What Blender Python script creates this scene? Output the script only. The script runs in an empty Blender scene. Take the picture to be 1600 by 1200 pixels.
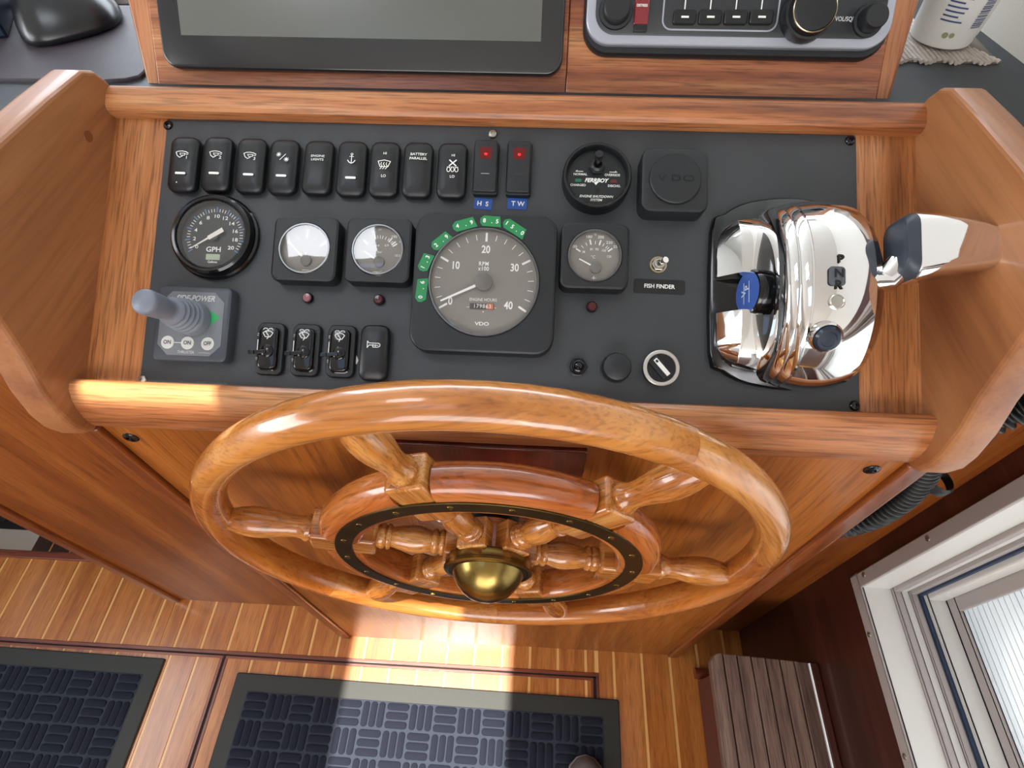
import bpy, bmesh, math, random
from mathutils import Matrix, Vector
random.seed(7)
SC = bpy.context.scene
COL = SC.collection
PI = math.pi
H = 1.435                      # eye height above the cabin sole
FPX = 871.94                   # focal length in pixels of the 1600 px wide frame
# ---------------------------------------------------------------- camera
MR = ((0.99843809, 0.05537102, -0.00744549), (0.04101183, -0.81688064, -0.57534689), (-0.03793962, 0.5741429, -0.81787561))
right, down, fwd = Vector(MR[0]), Vector(MR[1]), Vector(MR[2])
cam_d = bpy.data.cameras.new('camera'); cam = bpy.data.objects.new('camera', cam_d); COL.objects.link(cam)
cam_d.sensor_width = 36; cam_d.lens = FPX / 1600 * 36; cam_d.clip_start = .01; cam_d.clip_end = 60
m3 = Matrix((right, -down, -fwd)).transposed()
cam.matrix_world = Matrix.Translation((0, 0, H)) @ m3.to_4x4()
SC.camera = cam
SC.view_settings.view_transform = 'Standard'; SC.view_settings.look = 'None'
SC.view_settings.gamma = 1; SC.view_settings.exposure = 0.0
try: SC.view_settings.use_curve_mapping = False
except Exception: pass
# ---------------------------------------------------------------- sky, sun, window light, added fill
W = bpy.data.worlds.new('sky'); SC.world = W; W.use_nodes = True
wn = W.node_tree; bgn = wn.nodes['Background']
tc = wn.nodes.new('ShaderNodeTexCoord'); sx = wn.nodes.new('ShaderNodeSeparateXYZ'); rp = wn.nodes.new('ShaderNodeValToRGB')
wn.links.new(tc.outputs['Generated'], sx.inputs[0]); wn.links.new(sx.outputs['Z'], rp.inputs[0]); wn.links.new(rp.outputs[0], bgn.inputs[0])
rp.color_ramp.elements[0].position = 0.0; rp.color_ramp.elements[0].color = (.30, .33, .36, 1)
rp.color_ramp.elements[1].position = .9; rp.color_ramp.elements[1].color = (.48, .62, .88, 1)
e = rp.color_ramp.elements.new(.08); e.color = (.82, .88, .95, 1)
bgn.inputs[1].default_value = 2.2
def lamp(name, typ, loc, direction, energy, color=(1, 1, 1), sx=1, sy=1):
    d = bpy.data.lights.new(name, typ); o = bpy.data.objects.new(name, d); COL.objects.link(o)
    d.energy = energy; d.color = color; o.location = loc
    o.rotation_euler = Vector(direction).to_track_quat('-Z', 'Y').to_euler()
    if typ == 'AREA': d.shape = 'RECTANGLE'; d.size = sx; d.size_y = sy
    return o
SUN = lamp('sun', 'SUN', (0, 0, 4), (.10, .14, -1), 14, (1, .95, .86)); SUN.data.angle = .012
lamp('windscreen_daylight', 'AREA', (-.1, 1.42, H + .22), (0, -1, -.35), 34, (.84, .92, 1), 2.2, .55)
lamp('side_window_daylight', 'AREA', (1.05, -.15, H - .35), (-1, 0, -.1), 42, (.86, .93, 1), 1.3, 1.0)
lamp('companionway_daylight', 'AREA', (-.4, -1.75, H + .10), (0, 1, -.05), 17, (1, .95, .88), 1.3, .9)
lamp('added_starboard_fill', 'AREA', (.47, -1.15, H - .05), (-.45, 1, -.25), 9, (.95, .96, 1), .7, .5)  # added fill for the aft-facing wood; no window stands behind it
lamp('port_window_daylight', 'AREA', (-1.65, -.1, H + .05), (1, 0, -.3), 14, (.95, .97, 1), 1.1, .45)

# ---------------------------------------------------------------- helpers
def lin(c):
    if isinstance(c, str):
        c = [int(c[i:i + 2], 16) / 255 for i in (0, 2, 4)]
        c = [v / 12.92 if v <= .04045 else ((v + .055) / 1.055) ** 2.4 for v in c]
    return (c[0], c[1], c[2], 1)
MATS = {}
def mat(name, col, rough=.5, metal=0, coat=0, spec=.5, bump=0, bscale=300, var=0, vscale=40, emit=None, estr=0):
    if name in MATS: return MATS[name]
    m = bpy.data.materials.new(name); m.use_nodes = True; n = m.node_tree.nodes; l = m.node_tree.links
    b = n['Principled BSDF']; c = lin(col)
    b.inputs['Base Color'].default_value = c; b.inputs['Roughness'].default_value = rough; b.inputs['Metallic'].default_value = metal
    b.inputs['Coat Weight'].default_value = coat; b.inputs['Coat Roughness'].default_value = .08
    b.inputs['Specular IOR Level'].default_value = spec
    t = n.new('ShaderNodeTexCoord')
    ns = n.new('ShaderNodeTexNoise'); ns.inputs['Scale'].default_value = vscale; ns.inputs['Detail'].default_value = 4
    l.new(t.outputs['Object'], ns.inputs['Vector'])
    mx = n.new('ShaderNodeMix'); mx.data_type = 'RGBA'
    mx.inputs[6].default_value = [v * (1 - var) for v in c[:3]] + [1]; mx.inputs[7].default_value = [min(1, v * (1 + var)) for v in c[:3]] + [1]
    l.new(ns.outputs[0], mx.inputs[0]); l.new(mx.outputs[2], b.inputs['Base Color'])
    if bump:
        n2 = n.new('ShaderNodeTexNoise'); n2.inputs['Scale'].default_value = bscale; n2.inputs['Detail'].default_value = 2
        l.new(t.outputs['Object'], n2.inputs['Vector'])
        bp = n.new('ShaderNodeBump'); bp.inputs['Strength'].default_value = bump; bp.inputs['Distance'].default_value = .001
        l.new(n2.outputs[0], bp.inputs['Height']); l.new(bp.outputs[0], b.inputs['Normal'])
    if emit: b.inputs['Emission Color'].default_value = lin(emit); b.inputs['Emission Strength'].default_value = estr
    MATS[name] = m; return m
def wood(name, dark, mid, light, axis='X', rough=.35, coat=.3, scale=1.0, pores=.5, figure=1.0, crough=.12):
    """procedural timber, grain runs along the object's own axis"""
    if name in MATS: return MATS[name]
    m = bpy.data.materials.new(name); m.use_nodes = True; n = m.node_tree.nodes; l = m.node_tree.links
    b = n['Principled BSDF']; t = n.new('ShaderNodeTexCoord')
    oi = n.new('ShaderNodeObjectInfo')
    add = n.new('ShaderNodeVectorMath'); add.operation = 'ADD'
    mul = n.new('ShaderNodeVectorMath'); mul.operation = 'SCALE'; mul.inputs['Scale'].default_value = 7.3
    cmb = n.new('ShaderNodeCombineXYZ')
    for i in range(3): l.new(oi.outputs['Random'], cmb.inputs[i])
    l.new(cmb.outputs[0], mul.inputs[0]); l.new(t.outputs['Object'], add.inputs[0]); l.new(mul.outputs[0], add.inputs[1])
    def mp(al, ac):
        q = n.new('ShaderNodeMapping'); s = [ac * scale] * 3; s['XYZ'.index(axis)] = al * scale; q.inputs['Scale'].default_value = s
        l.new(add.outputs[0], q.inputs['Vector']); return q
    a = mp(1.6, 30); n1 = n.new('ShaderNodeTexNoise'); n1.inputs['Scale'].default_value = 1; n1.inputs['Detail'].default_value = 7
    n1.inputs['Roughness'].default_value = .62; n1.inputs['Distortion'].default_value = .25 * figure; l.new(a.outputs[0], n1.inputs['Vector'])
    c = mp(18, 420); n2 = n.new('ShaderNodeTexNoise'); n2.inputs['Scale'].default_value = 1; n2.inputs['Detail'].default_value = 3; l.new(c.outputs[0], n2.inputs['Vector'])
    r1 = n.new('ShaderNodeValToRGB'); cr = r1.color_ramp
    cr.elements[0].position = .30; cr.elements[0].color = lin(dark); cr.elements[1].position = .70; cr.elements[1].color = lin(light)
    q = cr.elements.new(.5); q.color = lin(mid); l.new(n1.outputs[0], r1.inputs[0])
    r2 = n.new('ShaderNodeValToRGB'); r2.color_ramp.elements[0].position = .34; r2.color_ramp.elements[0].color = (1 - pores,) * 3 + (1,)
    r2.color_ramp.elements[1].position = .52; r2.color_ramp.elements[1].color = (1, 1, 1, 1); l.new(n2.outputs[0], r2.inputs[0])
    mx = n.new('ShaderNodeMix'); mx.data_type = 'RGBA'; mx.blend_type = 'MULTIPLY'; mx.inputs[0].default_value = 1
    l.new(r1.outputs[0], mx.inputs[6]); l.new(r2.outputs[0], mx.inputs[7]); l.new(mx.outputs[2], b.inputs['Base Color'])
    b.inputs['Roughness'].default_value = rough; b.inputs['Coat Weight'].default_value = coat; b.inputs['Coat Roughness'].default_value = crough
    bp = n.new('ShaderNodeBump'); bp.inputs['Strength'].default_value = .12; bp.inputs['Distance'].default_value = .0006
    l.new(n2.outputs[0], bp.inputs['Height']); l.new(bp.outputs[0], b.inputs['Normal'])
    MATS[name] = m; return m
def glass(name, tint=(1, 1, 1), gloss=.10, rough=.03):
    if name in MATS: return MATS[name]
    m = bpy.data.materials.new(name); m.use_nodes = True; n = m.node_tree.nodes; l = m.node_tree.links
    n.remove(n['Principled BSDF']); o = n['Material Output']
    tr = n.new('ShaderNodeBsdfTransparent'); tr.inputs[0].default_value = (*tint, 1)
    g = n.new('ShaderNodeBsdfGlossy'); g.inputs['Roughness'].default_value = rough
    f = n.new('ShaderNodeFresnel'); ge = n.new('ShaderNodeNewGeometry')
    mr_ = n.new('ShaderNodeMapRange'); mr_.inputs[3].default_value = 1.5; mr_.inputs[4].default_value = 1 / 1.5
    l.new(ge.outputs['Backfacing'], mr_.inputs[0]); l.new(mr_.outputs[0], f.inputs[0])
    a = n.new('ShaderNodeMath'); a.operation = 'ADD'; a.inputs[1].default_value = gloss; l.new(f.outputs[0], a.inputs[0])
    mx = n.new('ShaderNodeMixShader'); l.new(a.outputs[0], mx.inputs[0]); l.new(tr.outputs[0], mx.inputs[1]); l.new(g.outputs[0], mx.inputs[2])
    l.new(mx.outputs[0], o.inputs[0]); MATS[name] = m; return m

class MB:
    def __init__(s): s.v = []; s.f = []
    def add(s, vs, fs, M=None):
        k = len(s.v)
        s.v += [tuple(M @ Vector(v)) for v in vs] if M is not None else [tuple(v) for v in vs]
        s.f += [tuple(i + k for i in f) for f in fs]; return s
    def box(s, x0, x1, y0, y1, z0, z1, M=None):
        vs = [(x, y, z) for z in (z0, z1) for y in (y0, y1) for x in (x0, x1)]
        return s.add(vs, [(0, 2, 3, 1), (4, 5, 7, 6), (0, 1, 5, 4), (2, 6, 7, 3), (0, 4, 6, 2), (1, 3, 7, 5)], M)
    def stack(s, prof, levels, M=None, zf=None, cap0=True, cap1=True):
        """prof(inset) -> outline; levels = [(inset, z)]"""
        vs = []; n = None
        for ins, z in levels:
            o = prof(ins); n = len(o)
            for x, y in o: vs.append((x, y, z if zf is None else zf(x, y, z)))
        fs = []
        for k in range(len(levels) - 1):
            for i in range(n):
                j = (i + 1) % n; fs.append((k * n + i, k * n + j, (k + 1) * n + j, (k + 1) * n + i))
        if cap0: fs.append(tuple(range(n - 1, -1, -1)))
        if cap1:
            b = (len(levels) - 1) * n
            if zf is None: fs.append(tuple(b + i for i in range(n)))
            else:                                  # fan so that a domed top keeps its shape
                cx = sum(vs[b + i][0] for i in range(n)) / n; cy = sum(vs[b + i][1] for i in range(n)) / n
                vs.append((cx, cy, zf(cx, cy, levels[-1][1]))); c = len(vs) - 1
                for i in range(n): fs.append((b + i, b + (i + 1) % n, c))
        return s.add(vs, fs, M)
    def lathe(s, prof, seg=32, M=None, a0=0, a1=2 * PI, cap=False):
        """prof = [(r, z)]"""
        full = abs(a1 - a0 - 2 * PI) < 1e-6; m = seg if full else seg + 1
        vs = []; fs = []
        for r, z in prof:
            for i in range(m):
                a = a0 + (a1 - a0) * i / seg; vs.append((r * math.cos(a), r * math.sin(a), z))
        for k in range(len(prof) - 1):
            for i in range(m if full else m - 1):
                j = (i + 1) % m; fs.append((k * m + i, k * m + j, (k + 1) * m + j, (k + 1) * m + i))
        if full and cap:
            if prof[0][0] > 1e-5: fs.append(tuple(range(m - 1, -1, -1)))
            if prof[-1][0] > 1e-5: fs.append(tuple((len(prof) - 1) * m + i for i in range(m)))
        return s.add(vs, fs, M)
    def tube(s, pts, r, seg=10, M=None, cap=True, rf=None):
        pts = [Vector(p) for p in pts]; vs = []; fs = []; up = None
        for i, p in enumerate(pts):
            d = (pts[min(i + 1, len(pts) - 1)] - pts[max(i - 1, 0)]).normalized()
            if up is None: up = d.orthogonal().normalized()
            up = (up - d * up.dot(d)).normalized(); sd = d.cross(up); rr = rf(i) if rf else r
            for k in range(seg):
                a = 2 * PI * k / seg; vs.append(p + (up * math.cos(a) + sd * math.sin(a)) * rr)
        for i in range(len(pts) - 1):
            for k in range(seg):
                j = (k + 1) % seg; fs.append((i * seg + k, i * seg + j, (i + 1) * seg + j, (i + 1) * seg + k))
        if cap: fs.append(tuple(range(seg - 1, -1, -1))); fs.append(tuple((len(pts) - 1) * seg + k for k in range(seg)))
        return s.add(vs, fs, M)
    def loft(s, rings, M=None, cap=True):
        n = len(rings[0]); vs = [v for r in rings for v in r]; fs = []
        for k in range(len(rings) - 1):
            for i in range(n):
                j = (i + 1) % n; fs.append((k * n + i, k * n + j, (k + 1) * n + j, (k + 1) * n + i))
        if cap: fs.append(tuple(range(n - 1, -1, -1))); fs.append(tuple((len(rings) - 1) * n + i for i in range(n)))
        return s.add(vs, fs, M)
    def poly(s, pts, z=0, M=None): return s.add([(x, y, z) for x, y in pts], [tuple(range(len(pts)))], M)
    def stroke(s, pts, w, z=0, M=None, closed=False):
        pts = [Vector((p[0], p[1])) for p in pts]
        if closed: pts = pts + [pts[0]]
        for a, b in zip(pts, pts[1:]):
            d = (b - a)
            if d.length < 1e-9: continue
            d.normalize(); nn = Vector((-d.y, d.x)) * w / 2; a2 = a - d * w * .3; b2 = b + d * w * .3
            s.poly([tuple(a2 - nn), tuple(b2 - nn), tuple(b2 + nn), tuple(a2 + nn)], z, M)
        return s
    def disc(s, x, y, r, z=0, M=None, seg=20): return s.poly([(x + r * math.cos(2 * PI * i / seg), y + r * math.sin(2 * PI * i / seg)) for i in range(seg)], z, M)
    def text(s, t, size, x=0, y=0, z=0, rot=0, M=None, wx=1.0, bold=0, shear=0, sp=1.0):
        c = bpy.data.curves.new('t', 'FONT'); c.body = t; c.size = size; c.align_x = 'CENTER'; c.align_y = 'CENTER'
        c.resolution_u = 3; c.offset = bold; c.shear = shear; c.space_character = sp
        o = bpy.data.objects.new('t', c); me = bpy.data.meshes.new_from_object(o)
        T = Matrix.Translation((x, y, z)) @ Matrix.Rotation(rot, 4, 'Z') @ Matrix.Diagonal((wx, 1, 1, 1))
        if M is not None: T = M @ T
        s.add([v.co for v in me.vertices], [tuple(p.vertices) for p in me.polygons], T)
        bpy.data.objects.remove(o); bpy.data.curves.remove(c); bpy.data.meshes.remove(me); return s
    def build(s, name, m, parent=None, M=None, smooth=True, bevel=0, angle=35, label=None, kind=None):
        me = bpy.data.meshes.new(name); me.from_pydata(s.v, [], s.f); me.update()
        o = bpy.data.objects.new(name, me); COL.objects.link(o); me.materials.append(m)
        if smooth or bevel:
            b = bmesh.new(); b.from_mesh(me)
            b.normal_update()
            if bevel:
                bmesh.ops.remove_doubles(b, verts=b.verts, dist=1e-6); bmesh.ops.recalc_face_normals(b, faces=b.faces)
                ed = [x for x in b.edges if len(x.link_faces) == 2 and x.calc_face_angle(0) > .5]
                rb_ = bmesh.ops.bevel(b, geom=ed, offset=bevel, segments=2, profile=.6, affect='EDGES', clamp_overlap=True)
                bf = set(rb_['faces'])
                for f_ in b.faces: f_.smooth = f_ in bf
            else:
                for f_ in b.faces: f_.smooth = True
            for x in ([] if bevel else b.edges):
                if len(x.link_faces) == 2 and x.calc_face_angle(0) > math.radians(angle): x.smooth = False
            b.to_mesh(me); b.free()
        if M is not None: o.matrix_world = M
        if parent is not None: o.parent = parent
        if label: o['label'] = label
        if kind: o['kind'] = kind
        return o
def rrect(w, h, r, n=5):
    def f(ins):
        a, b, q = w / 2 - ins, h / 2 - ins, max(r - ins, .0004); o = []
        for cx, cy, s0 in ((a - q, b - q, 0), (-a + q, b - q, 90), (-a + q, -b + q, 180), (a - q, -b + q, 270)):
            for i in range(n + 1):
                t = math.radians(s0 + 90 * i / n); o.append((cx + q * math.cos(t), cy + q * math.sin(t)))
        return o
    return f
def circ(r, n=40):
    return lambda ins: [((r - ins) * math.cos(2 * PI * i / n), (r - ins) * math.sin(2 * PI * i / n)) for i in range(n)]
def tag(o, label, cat, group=None):
    o['label'] = label; o['category'] = cat
    if group: o['group'] = group
    return o
def thing(name, label, cat, M=None, group=None):
    o = bpy.data.objects.new(name, None); COL.objects.link(o); o.empty_display_size = .02
    if M is not None: o.matrix_world = M
    return tag(o, label, cat, group)
def struct(mb, name, m, **k):
    o = mb.build(name, m, **k); o['kind'] = 'structure'; return o
def relabel(o, label): o['label'] = label; return o
def T(x, y, z): return Matrix.Translation((x, y, z))
def RX(a): return Matrix.Rotation(a, 4, 'X')
def RY(a): return Matrix.Rotation(a, 4, 'Y')
def RZ(a): return Matrix.Rotation(a, 4, 'Z')
def ray(px, py): return right * ((px - 800) / FPX) + down * ((py - 600) / FPX) + fwd
def onplane(px, py, p0, n):
    """measured photo point -> place on a real plane of the cabin (relative to the eye)"""
    d = ray(px, py); return d * (p0.dot(n) / d.dot(n))
# frame of the sloping instrument panel: x to starboard, y up the slope, z out of it (metres)
SL = math.radians(29.7)
S = Vector((0, math.cos(SL), math.sin(SL))); N = Vector((0, -math.sin(SL), math.cos(SL)))
P0 = Vector((-.0328, .3855, -.3514))
PM = Matrix(((1, 0, 0, P0.x), (0, S.y, N.y, P0.y), (0, S.z, N.z, P0.z + H), (0, 0, 0, 1)))
def pan(px, py, h=0.0):
    q = onplane(px, py, P0 + N * h, N) - P0; return q.x, q.dot(S)
def at_pan(px, py, h=0.0, rot=0):
    u, v = pan(px, py, h); return PM @ T(u, v, 0) @ RZ(rot)
# frame of the electronics fascia
FS = math.radians(50.85)
FT = Vector((0, math.cos(FS), math.sin(FS))); FN = Vector((0, -math.sin(FS), math.cos(FS)))
F0 = Vector((-.3922, .5536, -.285))
FM = Matrix(((1, 0, 0, F0.x), (0, FT.y, FN.y, F0.y), (0, FT.z, FN.z, F0.z + H), (0, 0, 0, 1)))
def fas(px, py, h=0.0):
    q = onplane(px, py, F0 + FN * h, FN) - F0; return q.x, q.dot(FT)

# ---------------------------------------------------------------- materials
mTeakR = wood('teak_rail', '6e3a1e', 'a8663a', 'c48a58', 'X', .38, .25, 1.3, .45)
mTeakS = wood('teak_stile', '804a26', 'ab6c3c', 'c68c5c', 'Y', .42, .2, 1.3, .5)
mCheek = wood('teak_cheek', '845030', '9b643c', 'aa744a', 'Y', .42, .22, .6, .14, .5)
mPly = wood('teak_plywood', '73390f', '955217', 'ab6628', 'Z', .42, .18, .8, .35, .5)
mPlyWall = wood('teak_plywood_wall', '66310d', '844413', '995720', 'Z', .42, .18, .7, .35, .5)
mMold = wood('teak_molding', '5c2a0e', '82421a', '9e5a2a', 'Z', .34, .4, 1, .35)
mDarkPly = wood('dark_plywood', '2e120c', '3f1a12', '4d241a', 'Y', .4, .2, .7, .3, .5)
mFasc = wood('mahogany_fascia', '622c18', '965532', 'bf8656', 'X', .36, .3, 1.6, .45, 1.4)
mFascS = wood('mahogany_edge', '8a4c2c', 'a4663e', 'bb8258', 'Y', .4, .2, 1.2, .3)
mRim = wood('oak_rim', '945420', 'b87434', 'cc8c48', 'X', .22, .7, 1.0, .28, .6, .06)
mRim2 = wood('mahogany_rim', '7e3e12', 'ab6124', 'c27c36', 'X', .22, .7, 1.0, .25, .6, .06)
mHandle = wood('teak_handle', '8c4a1c', 'b5702f', 'cf9350', 'X', .2, .75, 1.6, .45, 1.2, .05)
mFel = wood('mahogany_felloe', '783614', 'ac5c26', 'c4783a', 'X', .22, .7, 1.0, .35, .8, .06)
mPlank = wood('teak_plank', '8e4c1c', 'ac6628', 'bd7a3a', 'Y', .32, .35, 1.5, .35, .4, .14)
mSeam = mat('maple_seam', 'd9a460', .4, coat=.3)
mHTrim = wood('hatch_trim_wood', '5a2412', '77351c', '8c4526', 'X', .35, .3)
mHTrimY = wood('hatch_trim_wood_aft', '5a2412', '77351c', '8c4526', 'Y', .35, .3)
mBlackGap = mat('dark_gap', '0b0807', .8)
mPanel = mat('panel_vinyl', '36393c', .42, bump=.25, bscale=1500, var=.08, vscale=30)
mDash = mat('dash_vinyl', '33373b', .55, bump=.2, bscale=900, var=.1, vscale=12)
mPlast = mat('black_plastic', '111316', .40, spec=.5, bump=.05, bscale=2500)
mPlastM = mat('matt_black_plastic', '181b1e', .45, bump=.12, bscale=2500)
mPlastG = mat('gloss_black_plastic', '090a0c', .12)
mDark = mat('near_black', '060607', .6)
mWhite = mat('white_print', 'e8e8e4', .5)
mGrayPrint = mat('grey_print', '9a9c9c', .5)
mChrome = mat('chrome', 'ecebea', .045, 1)
mSteel = mat('brushed_steel', 'b9b4ab', .3, 1)
mSilver = mat('silver_bezel', 'a9adb8', .35, .35)
mBrass = mat('aged_brass', '8c7440', .25, 1, var=.35, vscale=60)
mBrassD = mat('tarnished_brass', '584a2c', .38, 1, var=.4, vscale=50)
mDial = mat('grey_dial', '7a756e', .5)  # grey lifted so the base colour carries the bright ceiling's reflection
mDialB = mat('black_dial', '14181b', .4)
mBlue = mat('blue_label_tape', '1f4f9e', .4)
mGreen = mat('green_label_tape', '1d8049', .4)
mRed = mat('red_lens', '5b1f24', .25)
mGreyJ = mat('grey_joystick_rubber', '6e7480', .45)
mGreyB = mat('thruster_grey', '3c4048', .4)
mGreyF = mat('thruster_face_grey', '6a6e73', .4)
mGl = glass('instrument_glass', gloss=.05)
mWhiteGel = mat('white_gelcoat', 'd6d4cf', .35, coat=.2)
mCeil = mat('white_headliner', 'd8d6d0', .6)
mNavy = mat('navy_carpet', '050c20', .9, bump=.8, bscale=900, var=.3, vscale=300)
mNavyB = mat('navy_carpet_ground', '262d3a', .85, bump=.6, bscale=600)
mRub = mat('mat_rubber', '23241f', .6, bump=.2, bscale=600)

# ---------------------------------------------------------------- floor with planks
ZF = 0.0
PITCH = .0649; X0 = .2131
fl = struct(MB().box(-2.1, .53, -1.8, .405, -.03, ZF - .0012), 'floor', mSeam, smooth=False)
def planks(x0, x1, y0, y1, parent, z0=ZF - .0012, z1=ZF, m=mPlank, seam=.0030):
    k0 = math.floor((x0 - X0) / PITCH) - 1; k1 = math.ceil((x1 - X0) / PITCH) + 1
    for k in range(k0, k1):
        a = max(X0 + k * PITCH + seam, x0); b = min(X0 + (k + 1) * PITCH - seam, x1)
        if b - a < .004: continue
        o = MB().box(-(b - a) / 2, (b - a) / 2, y0, y1, z0, z1).build('plank', m, parent, T((a + b) / 2, 0, 0), bevel=.0004)
planks(-.86, .168, .205, .315, fl); planks(-2.0, -.862, .205, .392, fl)
planks(.178, .515, -1.2, .315, fl)
planks(-2.0, -.706, -1.2, .190, fl); planks(-.688, .160, -1.2, .190, fl)
MB().box(-2.0, .178, .1975, .205, -.001, .0012).build('hatch_trim', mHTrim, fl, bevel=.001)
MB().box(-2.0, -.700, .1885, .1945, -.001, .0010).build('hatch_trim', mHTrim, fl, bevel=.001)
MB().box(-.694, .166, .1885, .1945, -.001, .0010).build('hatch_trim', mHTrim, fl, bevel=.001)
for a, b in ((-.7065, -.6995), (-.6945, -.6875), (.160, .166), (.1715, .178)):
    MB().box(-(b - a) / 2, (b - a) / 2, -1.2, .1885 if a < .17 else .1975, -.001, .0010).build('hatch_trim', mHTrimY, fl, T((a + b) / 2, 0, 0), bevel=.001)
MB().box(-2.0, .172, .1945, .1975, -.0013, -.0004).box(-.6995, -.6945, -1.2, .1945, -.0013, -.0004).box(.166, .1715, -1.2, .1975, -.0013, -.0004).build('hatch_gap', mBlackGap, fl, smooth=False)
MB().box(-2.0, -.862, .392, .412, -.06, .004).build('edge_nosing', mHTrim, fl, bevel=.003)
# lower sole beyond the step
lf = struct(MB().box(-2.6, -.3, .41, 1.6, -.36, -.2652), 'floor', mSeam, smooth=False)
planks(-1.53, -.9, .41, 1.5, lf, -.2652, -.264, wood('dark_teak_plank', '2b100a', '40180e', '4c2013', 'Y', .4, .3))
MB().box(-2.4, -1.53, .41, 1.3, -.2652, -.262).build('white_deck_panel', mWhiteGel, lf, bevel=.001)
gr = thing('floor_grate', 'black slotted grate in the sunken sole beyond the step edge', 'grate', T(-1.70, .60, -.262))
MB().box(-.2, .137, -.05, .2, 0, .006).build('frame', mDark, gr, bevel=.002)
for i in range(11): MB().box(-.008, .008, -.03, .18, .006, .009).build('slat', mPlastM, gr, T(-.17 + i * .029, 0, 0), bevel=.001)

# ---------------------------------------------------------------- cabinet faces, side wall, room shell
XW = .515
struct(MB().box(-.862, -.4435, .313, .325, 0, H - .314).box(.3715, XW, .313, .325, 0, H - .314).box(-.4435, .3715, .313, .325, 0, H - .46), 'wall_front', mPlyWall, smooth=False)
struct(MB().box(-.875, -.850, .305, .338, 0, H - .31), 'trim_1', mMold, bevel=.004)
struct(MB().box(-.862, -.84, .335, 1.45, 0, H - .31), 'wall_front_inner', mDarkPly)
WB, WF, WZ0, WZ1 = -.55, .265, H - .880, H - .18       # starboard window opening
wr = MB().box(XW, XW + .02, -1.8, 1.5, 0, WZ0 - .003).box(XW, XW + .02, -1.8, 1.5, WZ1 + .003, H - .10)
wr.box(XW, XW + .02, WF + .003, 1.5, WZ0 - .003, WZ1 + .003).box(XW, XW + .02, -1.8, WB - .003, WZ0 - .003, WZ1 + .003)
struct(MB().box(XW, XW + .02, -1.8, 1.5, H - .10, H + .55), 'wall_right_upper', mWhiteGel, smooth=False)
struct(wr, 'wall_right', mDarkPly, smooth=False)
struct(MB().box(-2.12, -2.1, -1.8, 1.5, -.36, H - .45).box(-2.12, -2.1, -1.8, 1.5, H + .3, H + .55).box(-2.12, -2.1, -1.8, -.9, H - .45, H + .3).box(-2.12, -2.1, .6, 1.5, H - .45, H + .3), 'wall_left', mWhiteGel, smooth=False)
struct(MB().box(-2.1, XW, -1.82, -1.8, 0, H - .5).box(-2.1, -1.1, -1.82, -1.8, H - .5, H + .55).box(.3, XW, -1.82, -1.8, H - .5, H + .55), 'wall_back', mWhiteGel, smooth=False)
struct(MB().box(-2.1, XW, 1.5, 1.52, -.36, H - .12).box(-2.1, XW, 1.5, 1.52, H + .47, H + .55), 'wall_front_windscreen', mWhiteGel, smooth=False)
ZC = H + .55
cb = MB()
hx0, hx1, hy0, hy1 = -.60, -.225, -.40, .0           # roof hatch
cb.box(-2.12, hx0, -1.82, 1.52, ZC, ZC + .03).box(hx1, XW + .02, -1.82, 1.52, ZC, ZC + .03)
cb.box(hx0, hx1, -1.82, hy0, ZC, ZC + .03)
sx0, sx1, sy0, sy1 = -.50, -.375, .1125, .1380          # added ceiling slot, shaped to drop a sun patch on the bottom rail
cb.box(hx0, hx1, hy1, sy0, ZC, ZC + .03).box(hx0, hx1, sy1, 1.52, ZC, ZC + .03)
cb.box(hx0, sx0, sy0, sy1, ZC, ZC + .03).box(sx1, hx1, sy0, sy1, ZC, ZC + .03)
struct(cb, 'ceiling', mCeil, smooth=False)
# starboard window
w1 = thing('window_1', 'white framed sliding window in the starboard side', 'window'); w1['kind'] = 'structure'
for k in ('label', 'category'): del w1[k]
def ring(x0, x1, ins0, ins1, y0=WB, y1=WF, z0=WZ0, z1=WZ1):
    mb = MB(); a, b = ins0, ins1
    mb.box(x0, x1, y0 - a, y1 + a, z0 - a, z0 - b).box(x0, x1, y0 - a, y1 + a, z1 + b, z1 + a)
    mb.box(x0, x1, y1 + b, y1 + a, z0 - b, z1 + b).box(x0, x1, y0 - a, y0 - b, z0 - b, z1 + b); return mb
mFr = mat('window_frame_white', 'cfccc6', .4)
mFr2 = mat('window_frame_grey', 'a39a96', .4)
ring(XW - .004, XW + .001, .020, 0).build('flange', mFr2, w1, bevel=.0012)
ring(XW, XW + .0415, .012, 0).build('reveal', mFr, w1, bevel=.001)
ring(XW + .0415, XW + .052, .012, -.006).build('step', mFr2, w1, bevel=.0015)
ring(XW + .052, XW + .064, .012, -.004).build('step', mFr, w1, bevel=.0015)
ring(XW + .064, XW + .073, .012, -.009).build('track', mFr2, w1, bevel=.001)
ring(XW + .073, XW + .079, .012, -.012).build('gasket', mat('navy_gasket', '2a3a52', .5), w1, bevel=.001)
ring(XW + .079, XW + .104, .012, -.020).build('sash', mFr, w1, bevel=.003)
ring(XW + .104, XW + .110, .012, -.038).build('sash_bead', mFr2, w1, bevel=.002)
MB().box(XW + .111, XW + .114, WB, WF, WZ0, WZ1).build('pane', glass('window_glass', gloss=.0), w1, smooth=False)
for y, z in ((.278, -.86), (.277, -.70), (.277, -.52), (.277, -.35), (.20, -.891), (.05, -.891), (-.1, -.891)):
    MB().lathe([(.0038, 0), (.0036, .0012), (.002, .0022), (0, .0026)], 12, T(XW - .004, y, H + z) @ RY(-PI / 2)).build('screw', mSteel, w1)
gauze = bpy.data.materials.new('gauze'); gauze.use_nodes = True
_n = gauze.node_tree.nodes; _l = gauze.node_tree.links; _n.remove(_n['Principled BSDF'])
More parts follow.
